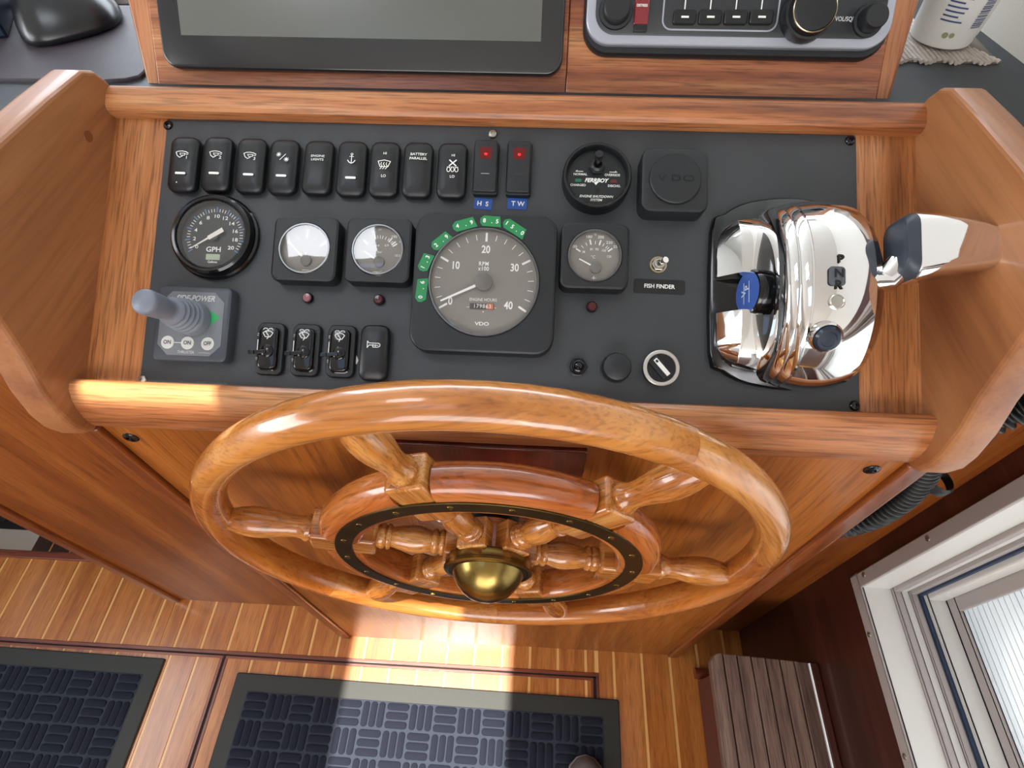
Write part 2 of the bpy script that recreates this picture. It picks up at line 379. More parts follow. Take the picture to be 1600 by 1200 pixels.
_a = _n.new('ShaderNodeBsdfTransparent'); _b = _n.new('ShaderNodeBsdfTranslucent'); _b.inputs[0].default_value = (.62, .615, .59, 1)
_c = _n.new('ShaderNodeBsdfDiffuse'); _c.inputs[0].default_value = (.8, .79, .76, 1)
_x = _n.new('ShaderNodeMixShader'); _x.inputs[0].default_value = .5; _l.new(_b.outputs[0], _x.inputs[1]); _l.new(_c.outputs[0], _x.inputs[2])
_y = _n.new('ShaderNodeMixShader'); _y.inputs[0].default_value = .80; _l.new(_a.outputs[0], _y.inputs[1]); _l.new(_x.outputs[0], _y.inputs[2]); _l.new(_y.outputs[0], _n['Material Output'].inputs[0])
scr = thing('window_shade', 'white woven gauze shade hanging outside the starboard window', 'shade', T(XW + .135, -.15, H - .5))
MB().box(-.001, .001, -.5, .5, -.50, .4).build('cloth', gauze, scr, smooth=False)
for i in range(40): MB().box(-.0014, -.001, -.5, .5, -.0005, .0005, T(0, 0, -.48 + i * .0105)).build('thread', gauze, scr)
# white hull with rounded port outside
hp = thing('cabin_side', 'white cabin side skin with a rounded port, beyond the gauze shade', 'panel', T(XW + .135, 0, H - .8))

# ---------------------------------------------------------------- dash top
dash = thing('dashboard', 'dark grey vinyl dash top running behind the console', 'dashboard', T(0, .9, H - .285))
MB().stack(lambda i: [(-2.1, -.57), (-.446, -.57), (-.446, -.382), (.373, -.382), (.373, -.57), (XW, -.57), (XW, .6), (-2.1, .6)], [(0, -.028), (0, 0)]).build('top', mDash, dash, bevel=.003)

struct(MB().box(-1.6, -.4025, .735, 1.45, H - .285, H - .277), 'trim_4', mWhiteGel, bevel=.002)
# ---------------------------------------------------------------- helm console
con = thing('helm_console', 'varnished teak helm console with sloping top and raised side boards', 'console', T(-.035, .252, 0))
CI = con.matrix_world.inverted()
def cpart(mb, name, m, **k):
    o = mb.build(name, m, **k); o.parent = con; o.matrix_parent_inverse = CI; return o
XL, XR = -.4112, .3385
prof = [(.516, -.33), (.5175, -.276), (.514, -.262), (.505, -.2490), (.49, -.2415), (.44, -.2385), (.372, -.2365), (.325, -.238), (.300, -.2440), (.283, -.258), (.2725, -.280),
        (.2665, -.305), (.2610, -.325), (.2520, -.357), (.2410, -.385), (.2345, -.413), (.2335, -.432), (.2375, -.447), (.2445, -.4545), (.258, -.457), (.30, -.45), (.40, -.40)]
def cheek(x0, x1):
    def loop(x, ins):
        cy = sum(p[0] for p in prof) / len(prof); cz = sum(p[1] for p in prof) / len(prof); o = []; n = len(prof)
        for i, p in enumerate(prof):
            a = Vector(prof[i - 1]); c = Vector(prof[(i + 1) % n]); d = (c - a).normalized(); nn = Vector((-d.y, d.x))
            if nn.dot(Vector((cy, cz)) - Vector(p)) < 0: nn = -nn
            q = Vector(p) + nn * ins; o.append((x, q.x, q.y + H))
        return o
    s = 1 if x1 > x0 else -1
    rings = [loop(x0, .0046), loop(x0 + s * .0008, .0024), loop(x0 + s * .0024, .0008), loop(x0 + s * .0048, 0), loop(x1 - s * .0075, 0), loop(x1 - s * .003, .0015), loop(x1, .006)]
    if s < 0: rings = rings[::-1]
    return MB().loft(rings)
cpart(cheek(XL, XL - .032), 'side_board', mCheek, angle=19); cpart(cheek(XR, XR + .032), 'side_board', mCheek, angle=19)
cpart(MB().box(-.41, .342, .252, .262, 0, H - .45), 'front_panel', mPly)
cpart(MB().box(-.41, .342, .262, .3125, 0, H - .46), 'carcass', mDarkPly)
cpart(MB().box(-.432, -.4115, .246, .3125, 0, H - .455), 'corner_molding', mMold, bevel=.003)
cpart(MB().box(.3395, .362, .246, .3125, 0, H - .455), 'corner_molding', mMold, bevel=.003)
cpart(MB().box(-.1345, .0525, .246, .252, H - .66, H - .455), 'pump_cover_board', wood('dark_cover', '3c120a', '571d10', '6b2a17', 'Z', .35, .35, 1.2, .4), bevel=.0015)
ub = PM @ T(0, 0, 0)
o = MB().box(-.3785, -.327, -.135, .145, -.022, -.001).build('stile', mTeakS, M=PM); o.parent = con; o.matrix_parent_inverse = CI
o = MB().box(.316, .3715, -.135, .145, -.022, -.001).build('stile', mTeakS, M=PM); o.parent = con; o.matrix_parent_inverse = CI
o = MB().box(-.327, .316, -.135, .145, -.022, -.004).build('substrate', mDarkPly, M=PM); o.parent = con; o.matrix_parent_inverse = CI
def xprism(sec, x0, x1, ends=0):
    rings = []
    for x, ins in ((x0, ends), (x0 + ends, 0), (x1 - ends, 0), (x1, ends)) if ends else ((x0, 0), (x1, 0)):
        cy = sum(p[0] for p in sec) / len(sec); cz = sum(p[1] for p in sec) / len(sec)
        rings.append([(x, cy + (p[0] - cy) * (1 - ins / .03), H + cz + (p[1] - cz) * (1 - ins / .03)) for p in sec][::-1])
    return MB().loft(rings)
def psec(pts): return [((P0 + S * v + N * h).y, (P0 + S * v + N * h).z) for v, h in pts]
rt = psec([(.1275, -.004), (.1265, .007), (.1280, .0115), (.1315, .0140), (.142, .0150), (.150, .013), (.1545, .008), (.156, 0), (.154, -.022), (.125, -.022)])
cpart(xprism(rt, XL - .002, XR + .002), 'top_rail', mTeakR, angle=28)
rb = [(.2765, -.4170), (.2712, -.4060), (.2675, -.4022), (.2630, -.4015), (.2580, -.4050), (.2525, -.4140), (.2485, -.4250), (.2470, -.4360), (.2475, -.4480), (.2500, -.4535), (.2750, -.4535)]
cpart(xprism(rb, XL - .008, XR + .008), 'bottom_rail', mTeakR, angle=28)
for px, py in ((205, 683), (1362, 733)):
    q = onplane(px, py, Vector((0, .252, 0)), Vector((0, 1, 0)))
    cpart(MB().lathe([(.0075, 0), (.0075, .001), (.006, .0022), (.0035, .0026), (.003, .001), (0, .001)], 20, T(q.x, .252, q.z + H) @ RX(PI / 2)), 'screw', mPlastG)
# wooden plug in the port side board
q = onplane(138, 213, Vector((XL, 0, 0)), Vector((1, 0, 0)))
cpart(MB().lathe([(.0052, 0), (.0050, .0004), (0, .0005)], 20, T(XL, q.y, q.z + H) @ RY(PI / 2)), 'wood_plug', mat('plug_wood', '74401f', .4, coat=.2))

# ---------------------------------------------------------------- instrument panel
ip = thing('instrument_panel', 'black instrument panel board set between the teak rails', 'panel', PM)
corn = [pan(258, 188), pan(1337, 213), pan(1348, 643), pan(218, 603)]
MB().stack(rrect(.645, .256, .002, 1), [(0, -.004), (0, -.0004), (.0004, 0)], T(-.0045, -.001, 0)).build('board', mPanel, ip)
for px, py in ((263, 196), (770, 210), (1328, 220), (223, 594), (1335, 634)):
    u, v = pan(px, py)
    MB().lathe([(.0046, 0), (.0045, .0008), (.0035, .0019), (.0016, .0022), (.0014, .0008), (0, .0008)], 20, T(u, v, 0)).build('screw', mSteel if px in (223, 770) else mPlastG, ip)
# -- icons
def ic_bilge(mb, n):
    w = .00055
    mb.stroke([(-.0055, .0022), (-.0035, .0030), (0, .0034), (.0035, .0028), (.0058, .0016)], w * 1.3).stroke([(-.0055, .0022), (-.0040, -.0012), (-.0015, -.0030), (.0010, -.0016)], w * 1.3)
    mb.stroke([(-.0018, .0012), (.0028, .0012), (.0028, -.0008), (-.0008, -.0008), (-.0018, .0012)], w).stroke([(.0030, .0006), (.0058, .0004)], w)
    mb.text(str(n), .0042, .0048, -.0028, wx=1.1, bold=.00005)
def ic_lamps(mb):
    for cx, cy in ((-.0038, .0025), (.0038, -.0022)):
        mb.disc(cx, cy, .0012)
        for i in range(8):
            a = i * PI / 4; mb.stroke([(cx + .0014 * math.cos(a), cy + .0014 * math.sin(a)), (cx + .0022 * math.cos(a), cy + .0022 * math.sin(a))], .0005)
    mb.stroke([(-.0022, -.0028), (.0026, .0030)], .0006)
def ic_anchor(mb):
    mb.stroke([(0, .0040), (0, -.0040)], .0007).stroke([(-.0018, .0022), (.0018, .0022)], .0006).stroke([(.0010 * math.cos(a) + 0, .0046 + .0010 * math.sin(a)) for a in [i * PI / 4 for i in range(8)]], .0005, closed=True)
    mb.stroke([(-.0034, -.0014), (-.0020, -.0034), (0, -.0044), (.0020, -.0034), (.0034, -.0014)], .0008)
def ic_defrost(mb):
    mb.stroke([(-.0056, .0030), (0, .0042), (.0056, .0030), (.0036, -.0022), (-.0036, -.0022)], .0007, closed=True)
    for x in (-.0024, 0, .0024): mb.stroke([(x, .0018), (x - .0006, .0002), (x + .0006, -.0014), (x - .0002, -.0036), (x - .0012, -.0044)], .0006)
def ic_heater(mb):
    mb.stroke([(-.003, .006), (.003, .0005)], .0011).stroke([(.003, .006), (-.003, .0005)], .0011)
    for x in (-.0036, 0, .0036): mb.stroke([(x + .0015 * math.cos(a), -.0030 + .0022 * math.sin(a)) for a in [i * PI / 5 for i in range(10)]], .0006, closed=True)
    mb.stroke([(-.005, -.0006), (.005, -.0006)], .0004)
def ic_wiper(mb):
    mb.stroke([(-.0045, .0010), (-.0022, .0024), (0, .0028), (.0022, .0024), (.0045, .0010), (.0022, -.0026), (-.0022, -.0026)], .0006, closed=True)
    mb.stroke([(.0012, -.0024), (-.0020, .0020)], .0006).stroke([(-.0005, -.0044), (.0008, -.0026)], .0007)
    for s_ in (-1, 1): mb.stroke([(0, .0034), (s_ * .0012, .0050), (s_ * .0032, .0052), (s_ * .0044, .0040)], .0005)
def ic_horn(mb):
    mb.stroke([(-.0062, .0030), (-.0046, .0012), (.0040, .0012), (.0052, .0002), (.0050, -.0016), (.0030, -.0024), (-.0010, -.0024), (-.0010, 0)], .0006)
    mb.stroke([(-.0062, .0030), (-.0060, -.0030), (-.0044, -.0006), (.0036, -.0006)], .0006).stroke([(.0012, .0000), (.0012, -.0022)], .0005)
def rocker(px, py, label, icon, bar=True, dot=False, group='black rocker switches in the top row', lift=0, name='rocker_switch', w=.0272, h=.0535):
    M = at_pan(px, py + 3, .008)
    t = thing(name, label, 'switch', M, group)
    MB().stack(rrect(w * .90, h * .90, .005), [(0, 0), (0, .0045), (.0008, .005)]).build('housing', mDark, t)
    def zf(x, y, z):
        a = y / (h / 2); return z * (1 - .30 * a * a) + z * .10 * lift * a - .10 * z * (x / (w / 2)) ** 2
    rk = MB().stack(rrect(w, h, .0075, 7), [(.0008, .003), (0, .0045), (0, .0085), (.0006, .0108), (.0020, .0122), (.0045, .0130), (.0085, .0134)], zf=zf).build('rocker', mPlast, t, angle=60)
    zz = lambda x, y: zf(x, y, .0134) + .0003
    def lay(mb):
        mb.v = [(x, y, zz(x, y)) for x, y, z in mb.v]; return mb
    if icon:
        mb = MB(); icon(mb); mb.v = [(x + .0014, y + .0065, z) for x, y, z in mb.v]
        if dot: mb.disc(-.002, -.0195, .0006)
        lay(mb).build('icon_print', mWhite, t, smooth=False)
    if bar: lay(MB().stack(rrect(.0098, .0021, .00105, 3), [(0, 0)], T(.0014, -.0112, 0), cap0=False)).build('indicator_bar', mWhite, t, smooth=False)
    return t
R1 = 'black rocker switch '
rocker(286, 253, R1 + 'with bilge pump symbol, at the left end of the top row', lambda m: ic_bilge(m, 1), dot=True)
rocker(338, 253, R1 + 'with bilge pump symbol, second from the left end', lambda m: ic_bilge(m, 2))
rocker(391, 255, R1 + 'with bilge pump symbol, just left of the lamp symbols', lambda m: ic_bilge(m, 3))
rocker(442, 257, R1 + 'marked with two lamp symbols and a slash', ic_lamps, lift=-.5)
def t_eng(m): m.text('ENGINE', .0031, 0, .0018, bold=.00004, wx=1.15).text('LIGHTS', .0031, 0, -.0018, bold=.00004, wx=1.15)
rocker(496, 258, R1 + 'lettered ENGINE LIGHTS, without a white bar', t_eng, bar=False, lift=-1)
rocker(549, 260, R1 + 'marked with a white anchor', ic_anchor)
def t_def(m):
    m.text('HI', .0034, 0, .0060, bold=.00004).text('LO', .0034, 0, -.0156, bold=.00004); b = MB(); ic_defrost(b); m.add([(x, y - .0048, z) for x, y, z in b.v], b.f)
rocker(600, 261, R1 + 'marked HI and LO around a windscreen defroster symbol', t_def, bar=False)
def t_bat(m): m.text('BATTERY', .0035, 0, .0058, wx=1.05, bold=.00006).text('PARALLEL', .0035, 0, .0016, wx=1.05, bold=.00006)
rocker(652, 262, R1 + 'lettered BATTERY PARALLEL', t_bat, bar=False)
def t_heat(m):
    m.text('HI', .0034, 0, .0052, bold=.00004).text('LO', .0034, 0, -.0150, bold=.00004); b = MB(); ic_heater(b); m.add([(x, y - .0055, z) for x, y, z in b.v], b.f)
rocker(706, 263, R1 + 'marked HI and LO around a heater coil symbol', t_heat, bar=False)
mRedLit = mat('lit_red_lens', '5a0508', .2, emit='ff1010', estr=.015)
mRedDot = mat('red_pilot_dot', 'ff3030', .3, emit='ff2020', estr=1.4)
def lit_switch(px, py, label, line):
    t = thing('lit_rocker_switch', label, 'switch', at_pan(px, py, .007), 'square rocker switches with red pilot lamps')
    w, h = .0232, .0500
    MB().stack(rrect(w, h, .0025, 3), [(0, 0), (0, .006), (.001, .007)]).build('housing', mPlast, t)
    def zf(x, y, z): return z + (y / .022) * .0022 + .0014 * (y / .022) ** 2
    MB().stack(rrect(w * .90, h * .93, .002, 3), [(0, .004), (0, .009), (.0010, .0100)], zf=zf).build('rocker', mPlastM, t)
    z = lambda y: zf(0, y, .0103)
    mb = MB()
    for r_, ys in ((4, .0185), (4, -.0125), (4, -.0180)):
        for k in range(4): mb.lathe([(.0006, 0), (.0004, .0005), (0, .0006)], 8, T(-.0066 + k * .0044, ys, z(ys) - .0003))
    mb.build('grip_dots', mPlast, t)
    MB().stack(rrect(.0112, .0104, .001, 2), [(0, -.0005), (0, .0002)], T(0, .0115, z(.0115)) @ RX(.15)).build('red_lens', mRedLit, t)
    MB().stack(rrect(.0028, .0020, .0009, 3), [(0, 0), (.0003, .0004)], T(0, .0105, z(.0105) + .0004) @ RX(.15)).build('pilot_light', mRedDot, t)
    if line: MB().box(-.0052, .0052, -.0072, -.0066, z(-.007) - .0002, z(-.007) + .0001).build('printed_line', mGrayPrint, t, smooth=False)
    else: MB().box(-.0052, .0052, -.0072, -.0066, z(-.007) - .0002, z(-.007) + .0001).build('printed_line', mat('worn_print', '3a3a3a', .5), t, smooth=False)
lit_switch(759, 262, 'square edged rocker switch with red lamp above the H S tape', True)
lit_switch(811, 263, 'square edged rocker switch with red lamp above the T W tape', False)
def tape(px, py, txt, label, w=.0165, h=.0105, rot=-.06):
    t = thing('tape_label', label, 'label', at_pan(px, py, 0, rot), 'blue embossed tape labels')
    MB().stack(rrect(w, h, .0003, 1), [(0, 0), (0, .0004)]).build('tape', mBlue, t, smooth=False)
    mb = MB()
    for ch, x in zip(txt, (-.0035, .0035)): mb.text(ch, .0062, x, 0, .0007, bold=.00012)
    mb.build('lettering', mWhite, t, smooth=False)
tape(755, 319, 'HS', 'blue tape label lettered H S'); tape(808, 319, 'TW', 'blue tape label lettered T W', .0180, .0105, -.02)

# -- gauges
def needle(mb, r0, r1, a, w0, w1, z):
    d = Vector((math.cos(a), math.sin(a))); n_ = Vector((-d.y, d.x))
    mb.poly([tuple(d * r0 - n_ * w0), tuple(d * r1 - n_ * w1), tuple(d * r1 + n_ * w1), tuple(d * r0 + n_ * w0)], z)
def ticks(mb, r0, r1, a0, a1, n, w, z, skip=None):
    for i in range(n + 1):
        if skip and i % skip == 0: continue
        a = math.radians(a0 + (a1 - a0) * i / n)
        mb.stroke([(r0 * math.cos(a), r0 * math.sin(a)), (r1 * math.cos(a), r1 * math.sin(a))], w, z)
# fuel flow gauge
g = thing('fuel_flow_gauge', 'round black gauge marked GPH with white needle and small screen', 'gauge', at_pan(335, 369, .006))
MB().lathe([(.0400, 0), (.0400, .004), (.0385, .0055), (.0378, .0055), (.0378, .0095), (.0370, .0125), (.0350, .0140), (.0330, .0135), (.0318, .0115), (.0312, .0060), (.0312, .0045)], 56).build('bezel', mPlastG, g)
MB().lathe([(.0312, .0045), (.0312, .0050), (0, .0050)], 48).build('dial', mDialB, g)
mb = MB(); ticks(mb, .0235, .0262, 213, -33, 40, .00055, .0053)
for i, n_ in enumerate(range(0, 21, 2)):
    a = math.radians(213 - 246 * i / 10); mb.text(str(n_), .0047, .0192 * math.cos(a), .0192 * math.sin(a), .0053, wx=1.3, bold=.00005)
mb.text('GPH', .0066, 0, -.0125, .0053, wx=1.1, bold=.00012).text('Gallons', .0030, 0, -.0242, .0053, bold=.00005)
mb.build('printed_scale', mWhite, g, smooth=False)
mb = MB(); ticks(mb, .0235, .0280, 213, -33, 10, .0007, .00535); mb.build('printed_ticks', mat('blue_print', '5a86b5', .5), g, smooth=False)
MB().stack(rrect(.0130, .0055, .0003, 1), [(0, .0050), (0, .0054)], T(0, -.0195, 0)).build('lcd_screen', mat('lcd_green', '9fae93', .4), g, smooth=False)
mb = MB(); a = math.radians(213); mb.add([], []); needle(mb, -.0105, .0050, a, .0022, .0020, .0085); needle(mb, .0050, .0240, a, .0009, .0004, .0085)
mb.build('needle', mat('needle_white', 'd8d4cc', .4), g, smooth=False)
MB().lathe([(.0050, .005), (.0045, .0082), (0, .0084)], 24).build('needle_hub', mDialB, g)
MB().lathe([(.0312, .0124), (.020, .01255), (0, .0126)], 40).build('glass_cover', mGl, g)
def square_gauge(px, py, label, w, rg, kind, hh=.016):
    t = thing('square_gauge' if kind != 'tach' else 'tachometer', label, 'gauge', at_pan(px, py, hh * .9), 'square bezel gauges' if kind != 'tach' else None)
    MB().stack(rrect(w, w, w * .13, 7), [(0, 0), (0, hh - .003), (.0008, hh - .0010), (.0024, hh)], cap1=False).build('housing', mPlastM, t)
    # face ring with round opening
    A_h = w / 2 - .0024; A_r = w * .13 - .0024; o = []
    for i in range(96):
        a = 2 * PI * i / 96; dx, dy = math.cos(a), math.sin(a); lo_, hi_ = 0, w
        for _ in range(24):                         # radius of the rounded square in this direction
            m_ = (lo_ + hi_) / 2; qx = max(abs(dx * m_) - (A_h - A_r), 0); qy = max(abs(dy * m_) - (A_h - A_r), 0)
            if math.hypot(qx, qy) < A_r: lo_ = m_
            else: hi_ = m_
        o.append((dx * lo_, dy * lo_))
    n_ = len(o); c = [((rg + .0012) * math.cos(math.atan2(y, x)), (rg + .0012) * math.sin(math.atan2(y, x))) for x, y in o]
    seg = 8; vs = []; fs = []
    for k in range(2):
        for x, y in (o if k == 0 else c): vs.append((x, y, hh if k == 0 else hh + .0002))
    cc = [(x * .985, y * .985, hh - .0045) for x, y, *_ in c]; vs += cc
    for k in range(2):
        for i in range(n_): j = (i + 1) % n_; fs.append((k * n_ + i, k * n_ + j, (k + 1) * n_ + j, (k + 1) * n_ + i))
    MB().add(vs, fs).build('face_frame', mPlastM, t, angle=20)
    MB().lathe([(rg, hh - .002), (rg + .0008, hh + .0006), (rg + .0002, hh + .0014), (rg - .0010, hh + .0014), (rg - .0016, hh - .001)], 56).build('chrome_ring', mat('dull_chrome', '77787a', .3, 1), t)
    zd = hh - .0035
    MB().lathe([(rg, zd - .0005), (rg, zd), (0, zd)], 48).build('dial', mDial, t)
    zd += .0003; mb = MB()
    if kind == 'tach':
        A = lambda n_: math.radians(212 - (212 + 33) * n_ / 40)
        for i in range(0, 41, 2):
            if i % 10: a = A(i); mb.stroke([(.0392 * math.cos(a), .0392 * math.sin(a)), (.0440 * math.cos(a), .0440 * math.sin(a))], .0006, zd)
        for i in range(0, 41, 10):
            a = A(i); mb.stroke([(.0380 * math.cos(a), .0380 * math.sin(a)), (.0450 * math.cos(a), .0450 * math.sin(a))], .0019, zd)
            rr = .0300; ax, ay = rr * math.cos(a), rr * math.sin(a)
            if i == 0: ax, ay = -.0290, -.0178
            if i == 40: ax, ay = .0225, -.0200
            mb.text(str(i), .0096, ax, ay, zd, wx=.80, bold=.00022)
        mb.text('RPM', .0052, -.001, .0170, zd, wx=.85, bold=.00008, sp=1.15).text('x100', .0052, -.001, .0125, zd, wx=.85, bold=.00008, sp=1.1)
        mb.text('ENGINE HOURS', .0040, 0, -.0155, zd, wx=.85).text('VDO', .0044, 0, -.0370, zd, wx=1.3, bold=.00008)
        mb.stroke([(-.014, -.0224), (-.010, -.0224)], .0003, zd).stroke([(.009, -.0224), (.012, -.0224)], .0003, zd).disc(.0005, -.0262, .0005, zd)
        MB().stack(rrect(.0215, .0052, .0005, 1), [(0, zd - .001), (0, zd + .0001)], T(-.0008, -.0214, 0)).build('hour_counter', mat('counter_dark', '35312e', .4), t, smooth=False)
        MB().stack(rrect(.0062, .0048, .0003, 1), [(0, zd - .001), (0, zd + .0003)], T(.0062, -.0214, 0)).build('counter_wheel', mat('counter_red', 'c2664a', .4), t, smooth=False)
        mb.text('179863', .0050, -.0005, -.0214, zd + .0004, wx=.95, sp=1.15)
        na, nr = math.radians(206), .0415; MB().lathe([(.0080, zd - .0003), (.0078, zd + .003), (.0065, zd + .0036), (0, zd + .0036)], 32).build('needle_hub', mat('dial_hub', '625e5a', .4), t)
        nm = MB(); needle(nm, .0080, nr, na, .0012, .0008, zd + .0024)
    else:
        if kind == 'temp':
            tk = [(148, 1), (132, 0), (117, 0), (103, 1), (88, 0), (74, 1), (62, 0), (50, 0), (44, 0), (36, 1)]
            up = [('100', 151, .0195), ('180', 106, .0178), ('200', 74, .0178), ('220', 48, .0178), ('250', 30, .0205)]
            lo = [('38', 150, .0112), ('81', 107, .0085), ('92', 76, .0085), ('105', 42, .0110), ('120', 10, .0130)]
            mb.text('°F', .0030, 0, .0198, zd).text('°C', .0038, -.001, -.0005, zd); na = math.radians(153)
        elif kind == 'oil':
            tk = [(138, 1), (104, 1), (96, 0), (88, 0), (80, 0), (70, 0), (60, 0), (54, 1), (46, 0), (40, 1), (33, 1)]
            up = [('50', 108, .0172), ('100', 48, .0182), ('150', 28, .0215)]
            lo = [('3.4', 104, .0066), ('6.9', 45, .0098), ('10.3', -6, .0172)]
            mb.text('psi', .0026, 0, .0200, zd).text('bar', .0034, .001, -.0010, zd); na = math.radians(146)
            mb.stroke([(-.004, -.0195), (.001, -.0195), (.004, -.0185), (-.001, -.0205), (-.001, -.0225), (.003, -.0225)], .0007, zd)
        else:
            tk = [(150, 1), (120, 0), (90, 1), (60, 0), (30, 1)]; up = [('8', 150, .0175), ('12', 90, .0175), ('16', 30, .0175)]; lo = []
            mb.text('V', .0040, 0, -.004, zd); na = math.radians(135); mb.stroke([(-.002, -.019), (.004, -.019)], .0006, zd)
        for a_, big in tk:
            a = math.radians(a_); c0 = (0, -.0035)
            mb.stroke([(c0[0] + .0150 * math.cos(a), c0[1] + .0150 * math.sin(a)), (c0[0] + (.0190 if big else .0176) * math.cos(a), c0[1] + (.0190 if big else .0176) * math.sin(a))], .0013 if big else .0006, zd)
        for s_, a_, r_ in up: a = math.radians(a_); mb.text(s_, .0035, r_ * 1.08 * math.cos(a), -.0030 + r_ * 1.22 * math.sin(a), zd, wx=1.1, bold=.00004)
        for s_, a_, r_ in lo: a = math.radians(a_); mb.text(s_, .0029, r_ * math.cos(a), -.0020 + r_ * 1.05 * math.sin(a), zd, bold=.00003)
        if kind == 'temp': mb.stroke([(-.0015, -.0195), (.0018, -.0195)], .0006, zd).stroke([(0, -.0180), (0, -.0215)], .0008, zd).stroke([(-.004, -.0218), (.004, -.0218)], .0005, zd)
        MB().lathe([(.0050, zd - .0003), (.0048, zd + .0020), (.004, zd + .0024), (0, zd + .0024)], 28, T(.0012, -.0105, 0)).build('needle_hub', mat('dial_hub', '625e5a', .4), t)
        nm = MB(); needle(nm, .0050, .0165, na, .0007, .0005, zd + .0018); nm.v = [(x + .0012, y - .0105, z) for x, y, z in nm.v]
    nm.build('needle', mWhite, t, smooth=False)
    mb.build('printed_scale', mWhite, t, smooth=False)
    MB().lathe([(rg - .001, hh + .0006), (rg * .6, hh + .0008), (0, hh + .0009)], 48).build('glass_cover', mGl, t)
    return t
square_gauge(477, 389, 'square black gauge with bright reflection, beside the GPH gauge', .0600, .0228, 'volt')
square_gauge(591, 391, 'square oil pressure gauge scaled 50 100 150, beside the tachometer', .0600, .0228, 'oil')
square_gauge(929, 400, 'square temperature gauge scaled 100 to 250, right of the tachometer', .0605, .0232, 'temp')
TZ = .018
tach = square_gauge(756, 441, 'large square tachometer marked RPM x100 with green tapes', .1265, .0483, 'tach', TZ)
G2 = 'green embossed tapes round the tachometer'
tu, tv = pan(756, 441, TZ * .9)
for px, py, rot, L, chars, nm_ in ((659, 453, 86, .0220, '06', 'lowest green tape on the tachometer frame, lettered 0.6'), (665, 410, 68, .0170, '13', 'green tape just above the lowest one, lettered 1.3'), (690, 377, 42, .0200, '29', 'slanting green tape at the upper left corner, lettered 2.9'), (726, 351, 17, .0215, '49', 'green tape left of the top one, lettered 4.9'), (767, 346, -3, .0190, '85', 'level green tape at the tachometer top, lettered 8.5'), (804, 357, -32, .0230, '150', 'rightmost green tape on the tachometer, lettered 15.0')):
    u, v = pan(px, py, TZ); r = math.radians(rot)
    t = thing('tape_label', nm_, 'label', PM @ T(u, v, TZ + .0002) @ RZ(r), G2)
    w2 = L / 2; h2 = .0048
    MB().stack(lambda i: [(-w2, -h2 * .3), (-w2 * .75, -h2), (w2, -h2), (w2 * .82, h2), (-w2 * .7, h2), (-w2, h2 * .4)], [(0, 0), (0, .0004)]).build('tape', mGreen, t, smooth=False)
    mb = MB(); xs = (-.6, .6) if len(chars) == 2 else (-.72, -.2, .72)
    for ch, x in zip(chars, xs): mb.text(ch, .0052, x * w2, 0, .0006, rot=-r * .0, bold=.00012)
    mb.disc(.1 * w2 if len(chars) == 2 else .25 * w2, -h2 * .3, .0005, .0006, seg=8); mb.build('lettering', mWhite, t, smooth=False)

# engine shutdown gauge
g = thing('engine_shutdown_switch', 'round black engine shutdown gauge with toggle, NORMAL and OVERRIDE', 'switch', at_pan(932, 279, .008))
MB().lathe([(.0310, 0), (.0310, .012), (.0306, .0150), (.0298, .0160), (.0282, .0160), (.0270, .0145), (.0262, .0090)], 56).build('bezel', mPlast, g)
MB().lathe([(.0264, .0080), (.0264, .0090), (0, .0090)], 48).build('dial', mDialB, g)
mb = MB(); z = .0093
mb.text('NORMAL', .0030, -.0148, .0030, z, bold=.00004).text('OVERRIDE', .0030, .0140, .0030, z, bold=.00004).text('CHARGED', .0030, -.0165, -.0072, z, bold=.00004).text('DISCHG.', .0030, .0160, -.0072, z, bold=.00004)
mb.text('FERRBOY', .0052, -.0005, -.0025, z, bold=.00018, shear=.3, wx=.95).text('ENGINE SHUTDOWN', .0031, 0, -.0175, z, bold=.00005, shear=.25).text('SYSTEM', .0031, 0, -.0208, z, bold=.00005, shear=.25)
mb.poly([(-.0025, -.0042), (.0015, -.0042), (-.0004, -.0068)], z)
mb.stroke([(-.0190, .0058), (-.0125, .0058)], .0006, z).poly([(-.0195, .0056), (-.0175, .0056), (-.0175, .0072)], z).stroke([(.0115, .0058), (.0180, .0058)], .0006, z).poly([(.0185, .0056), (.0165, .0056), (.0165, .0072)], z)
mb.build('lettering', mWhite, g, smooth=False)
MB().stack(rrect(.0056, .0030, .0003, 1), [(0, .0088), (0, .0094)], T(-.0165, -.0028, 0)).build('green_lens', mat('green_lens', '1e6a52', .2), g, smooth=False)
MB().stack(rrect(.0056, .0030, .0003, 1), [(0, .0088), (0, .0094)], T(.0155, -.0028, 0)).build('red_lens', mRed, g, smooth=False)
MB().lathe([(.0024, .0091), (.0024, .0094), (0, .0094)], 16, T(.001, -.0118, 0)).build('plug_hole', mDark, g)
MB().stack(circ(.0072, 6), [(0, .009), (0, .0125), (.0008, .013)], T(0, .0095, 0)).lathe([(.0062, .013), (.0060, .015), (.0040, .0165)], 24, T(0, .0095, 0)).build('toggle_nut', mPlast, g)
MB().tube([(0, .0095, .015), (-.0002, .0115, .024), (-.0004, .0125, .029)], .003, 14, rf=lambda i: (.0022, .0034, .0036)[i]).build('toggle_lever', mPlastG, g)

